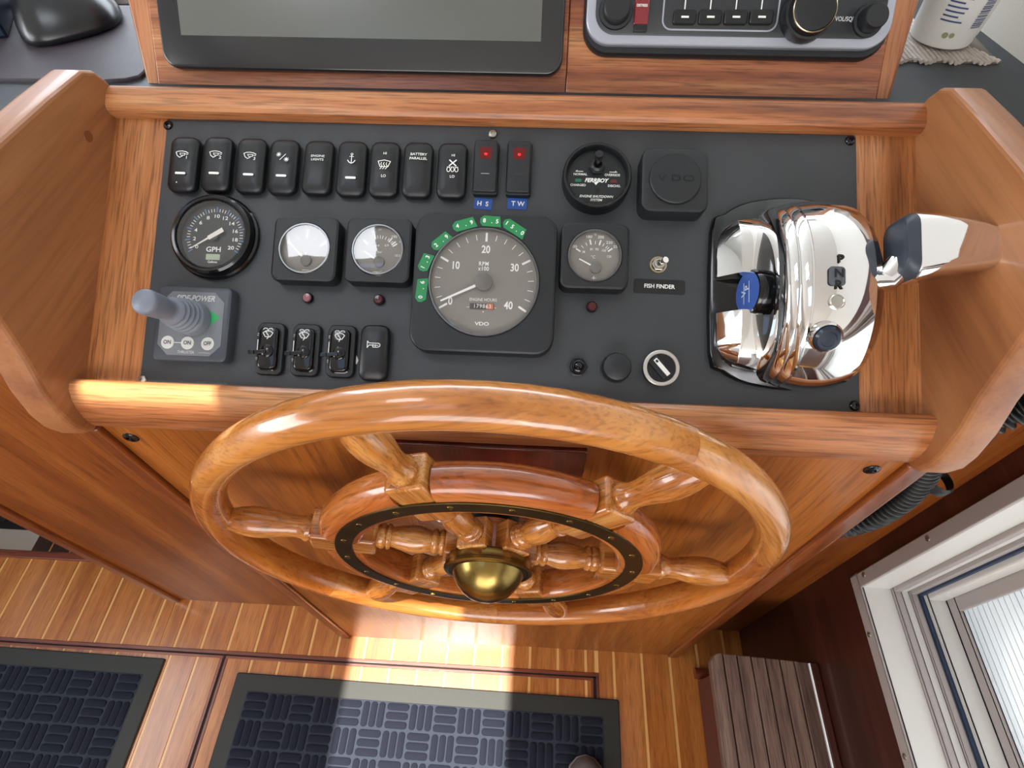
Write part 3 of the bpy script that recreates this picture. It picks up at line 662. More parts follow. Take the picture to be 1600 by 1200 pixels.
# blank gauge cover
g = thing('gauge_cover', 'square matt black blank gauge cover with raised disc, right of engine shutdown gauge', 'cover', at_pan(1053, 284, .016))
MB().stack(rrect(.0590, .0590, .0095, 7), [(0, 0), (0, .0165), (.0010, .0190), (.0030, .0200)]).build('housing', mPlastM, g)
MB().stack(circ(.0225, 56), [(-.0008, .0198), (-.0004, .0206), (0, .0225), (.0008, .0232)]).build('raised_disc', mPlastM, g)
mb = MB(); z = .0233
mb.stroke([(-.0150, .0022), (-.0120, -.0022), (-.0090, .0022)], .0015, z).stroke([(-.0030, .0022), (.0018, .0022), (.0035, .0008), (.0035, -.0008), (.0018, -.0022), (-.0030, -.0022)], .0015, z, closed=True)
mb.stroke([(.0085, .0022), (.0135, .0022), (.0150, .0008), (.0150, -.0008), (.0135, -.0022), (.0085, -.0022), (.0070, -.0008), (.0070, .0008)], .0015, z, closed=True)
mb.build('embossed_lettering', mDark, g, smooth=False)

# warning lenses
GL = 'small red warning lamps under the gauges'
for px, py, c, lb in ((480, 465, '8a5a5e', 'small pale red warning lamp under the leftmost square gauge'), (592, 468, '4c1a1e', 'small dark red warning lamp under the oil pressure gauge'), (925, 479, '4c1a1e', 'small dark red warning lamp under the temperature gauge')):
    t = thing('warning_lamp', lb, 'lamp', at_pan(px, py, .003), GL)
    MB().lathe([(.0050, 0), (.0050, .0025), (.0044, .0034), (.0040, .0034)], 24).build('collar', mPlastG, t)
    MB().lathe([(.0041, .001), (.0041, .0038), (.0034, .0050), (0, .0054)], 24).build('lens', mat('lens' + c, c, .18), t)

# fish finder toggle and label
g = thing('toggle_switch', 'small chrome toggle switch above the FISH FINDER label', 'switch', at_pan(1029, 413, .002))
MB().lathe([(.0076, 0), (.0076, .0012), (.0062, .0014)], 28).build('washer', mat('aged_nickel', 'b5a98c', .3, 1), g)
MB().stack(circ(.0062, 6), [(0, .0014), (0, .0030), (.0006, .0034)]).lathe([(.0044, .0034), (.0044, .0058), (.0030, .0062)], 20).build('nut', mSteel, g)
MB().tube([(0, 0, .004), (.0018, 0, .010), (.0034, .0002, .015)], .002, 14, rf=lambda i: (.0014, .0023, .0028)[i]).build('lever', mChrome, g)
g = thing('name_label', 'black adhesive label lettered FISH FINDER', 'label', at_pan(1030, 448, 0, -.01))
MB().stack(rrect(.0460, .0130, .0022, 4), [(0, 0), (0, .0005)]).build('plate', mat('label_black', '0f1012', .45), g)
MB().text('FISH FINDER', .0052, 0, 0, .0007, bold=.00012, wx=.95).build('lettering', mWhite, g, smooth=False)

# wiper delay switches and horn button
for k, (px, py, lb) in enumerate(((422, 545, 'black wiper switch with side lever, leftmost of three'), (478, 547, 'black wiper switch with side lever, middle of three'), (533, 549, 'black wiper switch with side lever, beside the horn button'))):
    t = thing('wiper_switch', lb, 'switch', at_pan(px, py, .004), 'wiper switches in the lower row')
    MB().stack(rrect(.0262, .0480, .0065, 6), [(0, 0), (0, .0035), (.0010, .0050), (.0025, .0054)]).build('bezel', mPlastM, t)
    MB().stack(rrect(.0178, .0385, .0050, 6), [(-.0012, .0053), (0, .0060), (0, .0085), (.0012, .0098), (.003, .0102)]).build('body', mPlastG, t, angle=50)
    mb = MB(); ic_wiper(mb); mb.v = [(x, y + .0125, .0105) for x, y, z in mb.v]; mb.build('icon_print', mWhite, t, smooth=False)
    MB().lathe([(.0058, .009), (.0056, .0115), (.0042, .0125), (0, .0128)], 24, T(.0005, -.0030, 0)).build('knob', mPlastG, t)
    MB().box(-.0150, 0, -.0016, .0016, .0118, .0140, T(.0005, -.0036, 0) @ RZ(.10)).box(-.0152, -.0100, -.0018, .0018, .0113, .0150, T(.0005, -.0036, 0) @ RZ(.10)).build('lever', mPlastG, t, bevel=.0005)
    mb = MB().box(-.0114, -.0106, -.004, .008, .0054, .0056); mb.text('F S', .0020, -.0110, .0125, .0057, rot=PI / 2).text('I O', .0020, -.0110, -.0095, .0057, rot=PI / 2)
    mb.build('printed_scale', mWhite, t, smooth=False)
t = rocker(584, 548, 'black rocker switch marked with a horn, right end of the lower row', ic_horn, bar=False, lift=.6, group=None, name='horn_switch', w=.0262, h=.0505)
t = thing('paint_chip', 'small white paint chip beside the horn switch', 'fleck', at_pan(556, 563, 0))
MB().stack(lambda i: [(-.0020, -.0040), (.0012, -.0035), (.0024, 0), (.0006, .0042), (-.0006, .0010)], [(0, 0), (0, .0008)]).build('chip', mWhite, t)

# three small fittings bottom right
g = thing('push_button', 'small glossy black push button with ribbed boot', 'button', at_pan(903, 573, .004))
MB().stack(circ(.0092, 6), [(0, 0), (0, .0022), (.0010, .0028)]).build('nut', mPlast, g)
MB().lathe([(.0072, .0026), (.0074, .0050), (.0066, .0066), (.0058, .0068), (.0058, .0080), (.0050, .0098), (.0040, .0104), (.0036, .0100), (.0030, .0114), (0, .0124)], 32).build('boot', mPlastG, g)
g = thing('push_button', 'round matt black rubber capped button beside the ignition switch', 'button', at_pan(962, 575, .006))
MB().lathe([(.0135, 0), (.0132, .0020), (.0124, .0030)], 36).build('collar', mSteel, g)
MB().lathe([(.0126, .002), (.0130, .0060), (.0128, .0120), (.0115, .0155), (.0080, .0172), (0, .0178)], 40).build('rubber_cap', mPlastM, g)
g = thing('ignition_switch', 'round black ignition switch with silver ring and pointer', 'switch', at_pan(1033, 575, .008))
MB().lathe([(.0152, 0), (.0152, .0070), (.0148, .0080)], 40).build('collar', mPlast, g)
MB().lathe([(.0120, .0076), (.0158, .0080), (.0158, .0092), (.0150, .0098), (.0128, .0098), (.0124, .0090)], 48).build('silver_ring', mat('satin_silver', 'c9c6c0', .35, .7), g)
MB().lathe([(.0126, .0070), (.0126, .0088), (0, .0088)], 40).build('barrel', mat('ign_face', '0c0f18', .25), g)
a = math.radians(-48)
MB().box(-.0110, .0088, -.0056, .0042, .0088, .0108, RZ(a)).build('turn_key', mPlast, g, bevel=.0006)
MB().box(-.0095, .0086, -.0014, .0022, .0109, .0112, RZ(a)).build('pointer', mWhite, g, smooth=False)
MB().box(-.0082, -.0058, -.0006, .0014, .0112, .0114, RZ(a)).build('pointer_mark', mDark, g, smooth=False)

# thruster joystick
g = thing('thruster_joystick', 'grey square thruster joystick box with green arrow, ON and OFF buttons', 'joystick', at_pan(303, 507, .008))
MB().stack(rrect(.0700, .0690, .0060, 5), [(0, 0), (0, .0085), (.0010, .0110), (.0030, .0120)]).build('housing', mGreyB, g)
def octo(i, w=.0290, c=.0095):
    w -= i; return [(w, w - c), (w - c, w), (-w + c, w), (-w, w - c), (-w, -w + c), (-w + c, -w), (w - c, -w), (w, -w + c)]
MB().stack(octo, [(0, .0118), (0, .0124), (.0004, .0126)]).build('face_plate', mGreyF, g)
mb = MB(); z = .0128
mb.text('SIDE-POWER', .0072, .002, .0228, z, bold=.0002, shear=.3, wx=.86).text('THRUSTER', .0036, -.002, -.0262, z, wx=.9)
mb.stroke([(.010, -.0262), (.020, -.0262)], .0003, z).stroke([(-.0150, -.0178), (-.0065, -.0178)], .0008, z)
mb.build('lettering', mat('offwhite_print', 'c2c4c2', .5), g, smooth=False)
for x, s_ in ((-.0195, 'ON'), (-.0012, 'ON'), (.0172, 'OFF')):
    b = MB().lathe([(.0060, .0124), (.0058, .0130), (0, .0131)], 28, T(x, -.0178, 0)).build('button', mat('button_white', 'c6c6c2', .4), g)
    MB().text(s_, .0050, x, -.0178, .0133, bold=.0001, wx=.9 if s_ == 'ON' else .8).build('lettering', mGreyB, b, smooth=False)
MB().poly([(.0170, .0125), (.0170, -.0015), (.0265, .0062)], z).build('green_arrow', mat('arrow_green', '2f9a5a', .5), g, smooth=False)
MB().poly([(-.0150, .0145), (-.0150, .0005), (-.0245, .0075)], z).build('red_arrow', mat('arrow_red', 'a03030', .5), g, smooth=False)
MB().lathe([(.0150, .0124), (.0150, .0140), (.0130, .0150), (.0120, .0145)], 36, T(.003, .0040, 0)).build('collar', mDark, g)
A_ = Vector((.003, .0040, .0130)); 
tip = Vector((*(Vector(pan(222, 470, .078)) - Vector(pan(303, 507, .008))), .078)); d = tip - A_
rr = [(.0155, 0), (.0155, .14), (.0150, .165), (.0128, .185), (.0130, .195), (.0148, .215), (.0148, .245), (.0122, .265), (.0124, .275), (.0140, .295), (.0140, .325), (.0114, .345), (.0116, .355), (.0132, .375), (.0132, .405), (.0106, .425), (.0108, .435), (.0122, .455), (.0120, .485), (.0096, .51), (.0084, .56), (.0088, .62), (.0100, .70), (.0106, .92), (.0102, .97), (.0086, 1.0), (0, 1.004)]
qt = d.to_track_quat('Z', 'Y').to_matrix().to_4x4()
MB().lathe([(r, z_ * d.length) for r, z_ in rr], 32, T(*A_) @ qt).build('stick', mGreyJ, g, angle=50)

# ---------------------------------------------------------------- chrome throttle
th = thing('throttle_control', 'chrome engine throttle control with P N R lettering and side lever', 'throttle', PM @ T(.255, -.030, 0))
VC = 0
base = [(-.069, .060), (-.058, .076), (-.036, .088), (0, .093), (.030, .088), (.050, .072), (.060, .045), (.060, -.045), (.050, -.066), (.030, -.076), (0, -.080), (-.036, -.076), (-.058, -.066), (-.069, -.050)]
def bs(i):
    return [(x * (1 - i / .07), y * (1 - i / .08)) for x, y in base][::-1]
_c = []
for i in range(len(base)):
    a, b, c, d = [Vector(base[(i + k) % len(base)]) for k in (-1, 0, 1, 2)]
    for t_ in (0, .33, .66): _c.append(tuple(.5 * ((2 * b) + (c - a) * t_ + (2 * a - 5 * b + 4 * c - d) * t_ * t_ + (3 * b - a - 3 * c + d) * t_ ** 3)))
base = _c
MB().stack(bs, [(0, 0), (0, .006), (.0015, .008)]).build('base_plate', mPlastG, th, angle=60)
# drum: half-round in section, axis across the panel
def drum(st, n=36, v0=.0015):
    rings = []
    for u, a, b in st:
        r = []
        for i in range(n):
            t_ = PI * i / (n - 1); cx = math.cos(t_); sy = math.sin(t_)
            r.append((u, v0 + a * math.copysign(abs(cx) ** .92, cx), .006 + b * sy ** .92))
        rings.append(r)
    return MB().loft(rings)
ch = drum([(-.030, .058, .044), (-.029, .070, .056), (-.026, .0745, .061), (-.0215, .0765, .0635), (-.0205, .0745, .0615), (-.0195, .0765, .064), (-.013, .0790, .067), (-.0120, .0775, .0655), (-.0110, .0795, .0675), (.002, .0815, .0700), (.014, .0820, .0705),
          (.026, .0810, .0690), (.036, .0785, .0660), (.0365, .0770, .0648), (.043, .0735, .0610), (.049, .0660, .0540), (.0530, .0540, .0440), (.0555, .0380, .0320)])
ch.build('chrome_drum', mChrome, th, angle=50)
# dark inner cheek of the drum
MB().loft([[(-.0302 - k * .0012, .0015 + .057 * math.cos(PI * i / 30) * (1 - .1 * k), .006 + .043 * math.sin(PI * i / 30) * (1 - .1 * k)) for i in range(31)] for k in range(2)]).build('inner_cheek', mPlastG, th)
# left pods with a ridge, split by a slot
def pod(v0, v1, s_):
    L = abs(v1 - v0); pts = []
    def sec(t_):  # outline at distance t_ from the slot, returns left u
        q = max(0, (t_ - L * .45) / (L * .55)); return -.066 + .030 * (1 - math.sqrt(max(0, 1 - q * q)))
    rings = []
    for k in range(13):
        t_ = L * k / 12; v = v0 + s_ * t_; ul = sec(t_); q = k / 12; hh = .030 * math.sqrt(max(0.02, 1 - (q * .93) ** 3)) ; um = (-.050 if ul < -.050 else ul + .003)
        ring_ = [(ul, v, .004), (ul, v, .012 * min(1, hh / .02)), (ul + .0010, v, .0135 * min(1, hh / .02)), (um + 0, v, hh), (um + .0015, v, hh + .0004), (-.024, v, hh * .90), (-.024, v, .004)]
        rings.append(ring_ if s_ > 0 else ring_)
    if s_ < 0: rings = rings[::-1]
    return MB().loft(rings)
pod(.016, .070, 1).build('chrome_pod', mChrome, th, angle=25); pod(-.016, -.064, -1).build('chrome_pod', mChrome, th, angle=25)
def skirt(v0, v1, s_):
    o = pod(v0, v1, s_); o.v = [(-.024 + (x + .024) * 1.045, v0 + (y - v0) * 1.04, .0045 + (z - .0045) * .38) for x, y, z in o.v]; return o
skirt(.0145, .070, 1).build('black_skirt', mPlastG, th); skirt(-.0145, -.064, -1).build('black_skirt', mPlastG, th)
LM = T(-.0395, -.0005, .0245) @ RY(math.radians(-80))
MB().lathe([(.0200, -.006), (.0200, .002), (.0190, .004), (.0178, .0045)], 40, LM).build('hub_ring', mPlastG, th)
lg = MB().lathe([(.0178, .002), (.0178, .0046), (0, .0050)], 40, LM).build('blue_emblem', mat('emblem_blue', '3c5aa0', .3), th)
mb = MB(); mb.stroke([(-.009, .004), (.009, .004)], .0010, .0052, LM @ RZ(PI / 2)).stroke([(-.009, -.004), (.009, -.004)], .0010, .0052, LM @ RZ(PI / 2)).text('V', .009, -.004, 0, .0053, PI / 2, LM, bold=.0002).text('P', .009, .001, .004, .0053, PI / 2, LM, bold=.0002)
mb.build('emblem_print', mat('emblem_pale', 'b8c4dc', .4), lg, smooth=False)
# slot, lettering and details wrapped on the drum
def on_drum(u, v, extra=0):   # v measured in panel, returns z on drum at u=~0
    a, b = .0818, .0702; q = max(-1, min(1, (v - .0015) / a)); t_ = math.acos(math.copysign(abs(q) ** (1 / .92), q)); return .006 + b * math.sin(t_) ** .92 + extra
def wrap(mb, extra=.0004): mb.v = [(x, y, on_drum(x, y, extra + z)) for x, y, z in mb.v]; return mb
def dp(px, py, h):  # point on throttle in local coordinates
    u, v = pan(px, py, h); return u - .255, v + .030
def sl_pts(cx, cy, w, h, r, n=5): return [(cx + x, cy + y) for x, y in rrect(w, h, r, n)(0)]
cx, cy = dp(1303, 434, .072)
mb = MB(); mb.poly(sl_pts(cx, cy, .0125, .0150, .003)); wrap(mb, .0005).build('gate_slot', mat('slot_grey', '4a4e54', .3), th, smooth=False)
mb = MB(); x_, y_ = dp(1308, 408, .071); mb.text('P', .0090, x_, y_, bold=.0003, wx=1.1); x_, y_ = dp(1306, 430, .072); mb.text('N', .0090, x_, y_, bold=.0003, wx=1.1)
x_, y_ = dp(1305, 448, .072); mb.text('R', .0090, x_, y_, bold=.0003, wx=1.1); wrap(mb, .0009).build('gate_lettering', mDark, th, smooth=False)
x_, y_ = dp(1302, 474, .070); MB().lathe([(.0058, -.002), (.0058, .0012), (.0050, .0020), (.0044, .0012), (0, .0014)], 24, T(x_, y_, on_drum(x_, y_))).build('cap_screw', mSteel, th)
x_, y_ = dp(1290, 524, .066); nn = Vector((0, (y_) / .08, on_drum(x_, y_) / .075)).normalized()
BM = T(x_, y_, on_drum(x_, y_) - .003) @ nn.to_track_quat('Z', 'Y').to_matrix().to_4x4()
MB().lathe([(.0125, 0), (.0122, .0045), (.0110, .0055), (.0104, .0048)], 32, BM).build('button_collar', mChrome, th)
MB().lathe([(.0104, .001), (.0102, .0065), (.0085, .0085), (.0060, .0086), (.0055, .0080), (0, .0082)], 32, BM).build('warm_up_button', mat('button_blueblack', '1b2533', .25), th)
# lever arm and grip
s0 = dp(1312, 443, .062); s1 = dp(1375, 440, .062); s2 = dp(1420, 415, .066)
MB().tube([(*s0, .058), (s0[0] + .012, s0[1], .066), (s1[0] - .008, s1[1], .064), (s1[0] + .004, s1[1] + .001, .062), (s2[0] - .006, s2[1], .066)], .006, 16, rf=lambda i: (.0075, .0075, .0085, .0100, .0110)[i]).build('lever_arm', mChrome, th, angle=50)
g0 = dp(1397, 388, .070); g1 = dp(1545, 388, .070)
L = g1[0] - g0[0]
def grip_ring(t_, w, hgt, dv=0, dz=0):
    dz += (.037 - hgt) / 2 + .002
    return [(g0[0] + L * t_, g0[1] + dv + y, .066 + dz + x) for x, y in rrect(hgt, w, min(w, hgt) * .33, 5)(0)]
MB().loft([grip_ring(0, .034, .026), grip_ring(.02, .042, .032), grip_ring(.10, .050, .036), grip_ring(.135, .051, .036)]).build('grip_end', mat('rubber_grey_blue', '2f3640', .45), th, angle=50)
MB().loft([grip_ring(.135, .051, .036), grip_ring(.16, .0525, .037), grip_ring(.35, .050, .035, .001), grip_ring(.6, .044, .031, .0015), grip_ring(.85, .036, .026, .001), grip_ring(.96, .031, .022, 0), grip_ring(1.0, .022, .015)]).build('chrome_grip', mChrome, th, angle=50)

# ---------------------------------------------------------------- steering wheel
WC = Vector((-.0379, .192, H - .5694))
WM = T(*WC) @ RX(PI / 2)           # local x to starboard, y up, z towards the helmsman
wh = thing('steering_wheel', 'varnished wooden six spoke ship steering wheel with brass hub', 'wheel', WM)
RR, RT = .2702, .0148
A0 = 50
def arc_part(name, m, a0, a1, section, n=14, lab=None, angle=40):
    """section = [(radius, z)], swept from a0 to a1 degrees; local x of the part is its tangent"""
    mid = math.radians((a0 + a1) / 2); rot = mid - PI / 2; rings = []
    for i in range(n + 1):
        a = math.radians(a0 + (a1 - a0) * i / n) - rot; rings.append([(r * math.cos(a), r * math.sin(a), z) for r, z in section])
    mb = MB().loft(rings[::-1]); mb.v = [(x, y, z) for x, y, z in mb.v]
    return mb.build(name, m, wh, RZ(rot), angle=angle, label=lab)
rim_sec = [(RR + RT * 1.0 * math.cos(t_), RT * 1.18 * math.sin(t_)) for t_ in [2 * PI * k / 24 for k in range(24)]]
cuts = [148, 58, 8, -42, -90, -142, -212]     # joints of the laminated rim
ms = [mRim, mRim, mRim2, mRim2, mRim, mRim2]
for k in range(6): arc_part('rim_segment', ms[k], cuts[k + 1], cuts[k], rim_sec, 18)
fs_ = [(.1300, -.013), (.1290, -.010), (.1290, .010), (.1300, .0145), (.1320, .0160), (.1600, .0160), (.1655, .0145), (.1700, .0100), (.1725, .0040), (.1725, -.0040), (.1700, -.0100), (.1655, -.0145), (.1600, -.0160), (.1320, -.0160)]
hw = math.degrees(.0175 / .155)
for k in range(6):
    a = A0 + 60 * k; arc_part('felloe_segment', mFel, a + hw, a + 60 - hw, fs_, 14, angle=30)
br = MB().lathe([(.1365, .0150), (.1365, .0172), (.1370, .0176), (.1528, .0176), (.1534, .0172), (.1534, .0150)], 96).build('brass_ring', mBrassD, wh, angle=30)
for k in range(18):
    a = math.radians(A0 + 10 + 20 * k); MB().lathe([(.0032, .0174), (.0030, .0182), (0, .0184)], 14, T(.145 * math.cos(a), .145 * math.sin(a), 0)).box(-.0024, .0024, -.0003, .0003, .0183, .0186, T(.145 * math.cos(a), .145 * math.sin(a), 0) @ RZ(a * 3)).build('screw', mBrass, br)
sp_in = [(.0085, .046), (.0125, .0475), (.0130, .0500), (.0115, .0520), (.0100, .0530), (.0128, .0550), (.0130, .0575), (.0105, .0600), (.0118, .0640), (.0138, .0720), (.0140, .0800), (.0125, .0900), (.0108, .0970), (.0100, .1000), (.0128, .1020), (.0130, .1045), (.0105, .1060), (.0128, .1080), (.0130, .1110), (.0115, .1140), (.0115, .1180)]
sp_out = [(.0125, .1780), (.0118, .1800), (.0138, .1825), (.0136, .1845), (.0116, .1880), (.0108, .1930), (.0112, .2000), (.0128, .2100), (.0145, .2200), (.0152, .2300), (.0148, .2400), (.0130, .2500), (.0105, .2600), (.0080, .2680), (.004, .272), (0, .2730)]
for k in range(6):
    a = math.radians(A0 + 60 * k); SM = RZ(a)
    s_ = MB().lathe(sp_in, 28, RY(PI / 2)).build('spoke', mHandle, wh, SM, angle=60)
    MB().box(.0250, .0470, -.0150, .0150, -.0150, .0150).build('spoke_root', mHandle, s_, bevel=.002)
    MB().box(.1140, .1790, -.0172, .0172, -.0172, .0155).build('spoke_block', mHandle, s_, bevel=.0035)
    MB().lathe(sp_out, 28, RY(PI / 2)).build('handle', mHandle, s_, angle=60)
MB().lathe([(.0300, -.022), (.0330, -.020), (.0330, .012), (.0300, .014)], 40).build('wood_hub', mFel, wh)
MB().lathe([(.0405, .0120), (.0432, .0130), (.0440, .0150), (.0438, .0215), (.0448, .0225), (.0448, .0250), (.0430, .0262), (.0395, .0262)], 64).build('hub_flange', mBrass, wh)
MB().lathe([(.0398, .0240), (.0398, .0258), (.0370, .0262), (.0355, .0255)], 64).build('hub_groove', mBrassD, wh)
MB().lathe([(.0365, .0250), (.0355, .0290), (.0330, .0345), (.0290, .0405), (.0230, .0468), (.0160, .0512), (.0080, .0538), (0, .0545)], 64).build('hub_dome', mBrass, wh, angle=60)
sh = thing('helm_pump', 'black round steering pump housing between wheel hub and console', 'pump', T(WC.x, .252, WC.z))
MB().lathe([(.052, .0005), (.052, .005), (.048, .007)], 48, RX(PI / 2)).build('flange', mPlast, sh)
MB().lathe([(.030, .006), (.029, .034), (.026, .037)], 40, RX(PI / 2), cap=True).build('housing', mPlast, sh)

# ---------------------------------------------------------------- electronics box, plotter and radio
eb = thing('electronics_box', 'varnished mahogany electronics box on the dash with plotter and radio', 'box', FM)
MB().box(0, .412, -.0015, .32, -.020, -.0002).build('fascia', mFasc, eb, bevel=.0012)
MB().box(.4125, .712, -.0015, .32, -.020, -.0002).build('fascia', mFasc, eb, bevel=.0012)
for s_, u0 in ((-1, 0), (1, .712)):
    rings = []
    for v, wd in ((-.0015, .0145), (.32, .052)):
        a, b = (u0, u0 + s_ * wd) if s_ > 0 else (u0 + s_ * wd, u0)
        rings.append([(a, v, -.03), (b, v, -.03), (b, v, -.006 if s_ > 0 else -.001), (b - .004 * (s_ > 0), v, -.001), (a + .004 * (s_ < 0), v, -.001), (a, v, -.006 if s_ < 0 else -.001)])
    MB().loft(rings).build('side_board', mFascS, eb, bevel=.001)
MB().box(.0005, .7115, .002, .318, -.12, -.0205).build('carcass', mDarkPly, eb, smooth=False)
pl = thing('chart_plotter', 'black glass chart plotter with blank grey screen', 'plotter', FM @ T(0, 0, 0))
hb = .010
c0 = fas(262, 95, hb); c1 = fas(875, 116, hb)
x0, y0 = fas(250, 60, hb)[0], fas(560, 112, hb)[1]; x1 = fas(881, 60, hb)[0]
hgt = .245
MB().stack(rrect(x1 - x0, hgt, .016, 8), [(0, 0), (0, hb - .002), (.0008, hb - .0006), (.002, hb)], T((x0 + x1) / 2, y0 + hgt / 2, 0)).build('bezel', mat('plotter_glass', '1d2023', .16, coat=.5), pl)
q0 = fas(283, 52, hb); q1 = fas(845, 68, hb)
MB().box(q0[0], q1[0], (q0[1] + q1[1]) / 2, y0 + hgt - .02, hb, hb + .0003).build('screen', mat('plotter_screen', '565853', .22, coat=.6), pl, smooth=False)
ra = thing('marine_radio', 'black marine radio with silver bezel and red DISTRESS button', 'radio', FM)
hb = .016
xl_, xr_ = fas(917, 20, hb)[0], fas(1398, 20, hb)[0]; yb = fas(1150, 73, hb)[1]; rw = xr_ - xl_; rh = .11
RMx = T((xl_ + xr_) / 2, yb + rh / 2, 0)
MB().stack(rrect(rw + .004, rh + .006, .024, 8), [(0, 0), (0, .006), (.002, .009)], RMx @ T(0, -.004, 0)).build('gasket', mPlastM, ra)
MB().stack(rrect(rw, rh, .022, 8), [(0, .007), (0, hb - .001), (.001, hb)], RMx).build('bezel', mSilver, ra)
MB().stack(rrect(rw - .016, rh - .016, .018, 8), [(0, hb - .001), (0, hb + .0008), (.001, hb + .0014)], RMx).build('face', mat('radio_face', '24272b', .4), ra)
zr = hb + .0014
def rp_(px, py, h=None): return fas(px, py, zr if h is None else h)
# screen bay with keys
kx0, ky0 = rp_(1034, 46); kx1, _ = rp_(1212, 48)
o = rrect(kx1 - kx0, .09, .008, 5)
mb = MB(); mb.stroke([(x + (kx0 + kx1) / 2, y + ky0 + .045) for x, y in o(0)], .0014, zr + .0002, closed=True); mb.build('bay_outline', mSilver, ra, smooth=False)
for px in (1070, 1110, 1150, 1190):
    x_, y_ = rp_(px, 27, zr + .003)
    b = MB().stack(rrect(.0205, .0115, .0022, 4), [(0, zr), (0, zr + .0032), (.0008, zr + .0040)], T(x_, y_, 0)).build('key', mPlast, ra)
    MB().box(-.0034, .0034, -.0008, .0008, 0, .0002, T(x_, y_, zr + .0041)).build('key_mark', mWhite, b, smooth=False)
    x_, y_ = rp_(px + 1, 3, zr); MB().box(-.0005, .0005, -.006, .006, 0, .0003, T(x_, y_, zr + .0001)).build('printed_line', mWhite, ra, smooth=False)
def knob(px, py, r, h, nm, m=mPlastM, rimmed=False):
    x_, y_ = fas(px, py, zr + h); kk = T(x_, y_, 0)
    if rimmed:
        b = MB().lathe([(r * 1.12, zr), (r * 1.10, zr + h * .6), (r * 1.0, zr + h * .62), (r * .95, zr + h * .93), (r * .86, zr + h), (r * .8, zr + h * .98), (0, zr + h * .98)], 24, kk).build(nm, m, ra)
        MB().lathe([(r * .955, zr + h * .92), (r * .95, zr + h * .97), (r * .915, zr + h * .99), (r * .90, zr + h * .975)], 40, kk).build('gilt_ring', mat('gilt', 'b0a688', .25, 1), b)
    else: b = MB().lathe([(r * 1.25, zr), (r * 1.2, zr + .002), (r, zr + .0025), (r * .95, zr + h * .9), (r * .85, zr + h), (0, zr + h)], 36, kk).build(nm, m, ra)
    return b
knob(965, 10, .0125, .012, 'channel_knob'); knob(1275, 12, .0200, .022, 'volume_knob', mPlast, True); knob(1372, 23, .0110, .016, 'squelch_knob')
x_, y_ = rp_(1003, 12, zr + .003)
b = MB().stack(rrect(.0130, .036, .0015, 3), [(0, zr), (0, zr + .003), (.0008, zr + .0036)], T(x_, y_ + .004, 0)).build('distress_button', mat('distress_red', '7c2028', .2, coat=.5), ra)
MB().text('DISTRESS', .0030, x_, y_ + .0015, zr + .0039, bold=.00008, wx=.8).build('lettering', mWhite, b, smooth=False)
MB().box(-.006, .006, -.003, .003, 0, .0042, T(x_, y_ - .0165, zr)).build('button_base', mPlast, b, bevel=.0008)
x_, y_ = rp_(1320, 30, zr); MB().text('VOL/SQL', .0052, x_, y_, zr + .0002, bold=.0001, wx=.85).build('lettering', mat('radio_print', 'c8cacc', .5), ra, smooth=False)

# ---------------------------------------------------------------- things on the dash
ZD = H - .285
def dpt(px, py, h=0): q = onplane(px, py, Vector((0, 0, -.285 + h)), Vector((0, 0, 1))); return q.x, q.y
pad = thing('mouse_pad', 'thin purplish grey rounded pad lying on the dash', 'pad', T(-.62, .60, ZD))
def padf(i):
    pts = [dpt(229, 117), dpt(221, 124), dpt(200, 129), dpt(160, 131), (-.95, .5485), (-.97, .57), (-.97, .68), (-.95, .715)] + [dpt(30, 20), dpt(60, 15), dpt(240, 14), dpt(250, 60), dpt(238, 100)]
    return [(x + .62, y - .60) for x, y in pts][::-1]
mb = MB(); o = padf(0)
cx = sum(p[0] for p in o) / len(o); cy = sum(p[1] for p in o) / len(o)
mb.stack(lambda i: [(cx + (x - cx) * (1 - i), cy + (y - cy) * (1 - i)) for x, y in o[::-1]], [(0, 0), (0, .003), (.006, .0042)]).build('sheet', mat('pad_mauve', '3a333a', .6, bump=.15, bscale=900), pad)
ms_ = thing('dash_instrument', 'smooth black teardrop instrument housing standing on the grey pad', 'housing', T(*dpt(95, 50), ZD + .0042))
u0 = Vector((*dpt(95, 50), 0))
pt = [dpt(40, 46), dpt(38, 62), dpt(45, 77), dpt(62, 83), dpt(90, 80), dpt(125, 72), dpt(160, 62), dpt(185, 52), dpt(197, 40), dpt(196, 28), dpt(180, 10), dpt(160, -8), dpt(120, -30), dpt(70, -20), dpt(50, 15)]
oc = [(x - u0.x, y - u0.y) for x, y in pt]
cxm = sum(p[0] for p in oc) / len(oc); cym = sum(p[1] for p in oc) / len(oc) + .01
def tear(i): return [(cxm + (x - cxm) * (1 - i) - i * .02, cym + (y - cym) * (1 - i)) for x, y in oc]
MB().stack(tear, [(.05, 0), (0, .003), (0, .008), (.06, .016), (.16, .026), (.30, .036), (.48, .046), (.62, .056), (.70, .075), (.74, .10)]).build('shell', mat('satin_black', '17191c', .28), ms_, angle=70)
nv = thing('dash_box', 'dark navy case at the far left end of the dash', 'case', T(-.66, .66, ZD + .0042))
x_, y_ = dpt(24, 66); MB().stack(lambda i: [(x_ + .66 - .30 + i, y_ - .66 - .10), (x_ + .66 - .004, y_ - .66), (x_ + .66 - .05, y_ - .66 + .10 - i), (x_ + .66 - .30 + i, y_ - .66 + .12 - i)], [(0, 0), (0, .05), (.004, .056)]).build('case', mat('navy_case', '0d1830', .35), nv, bevel=.003)
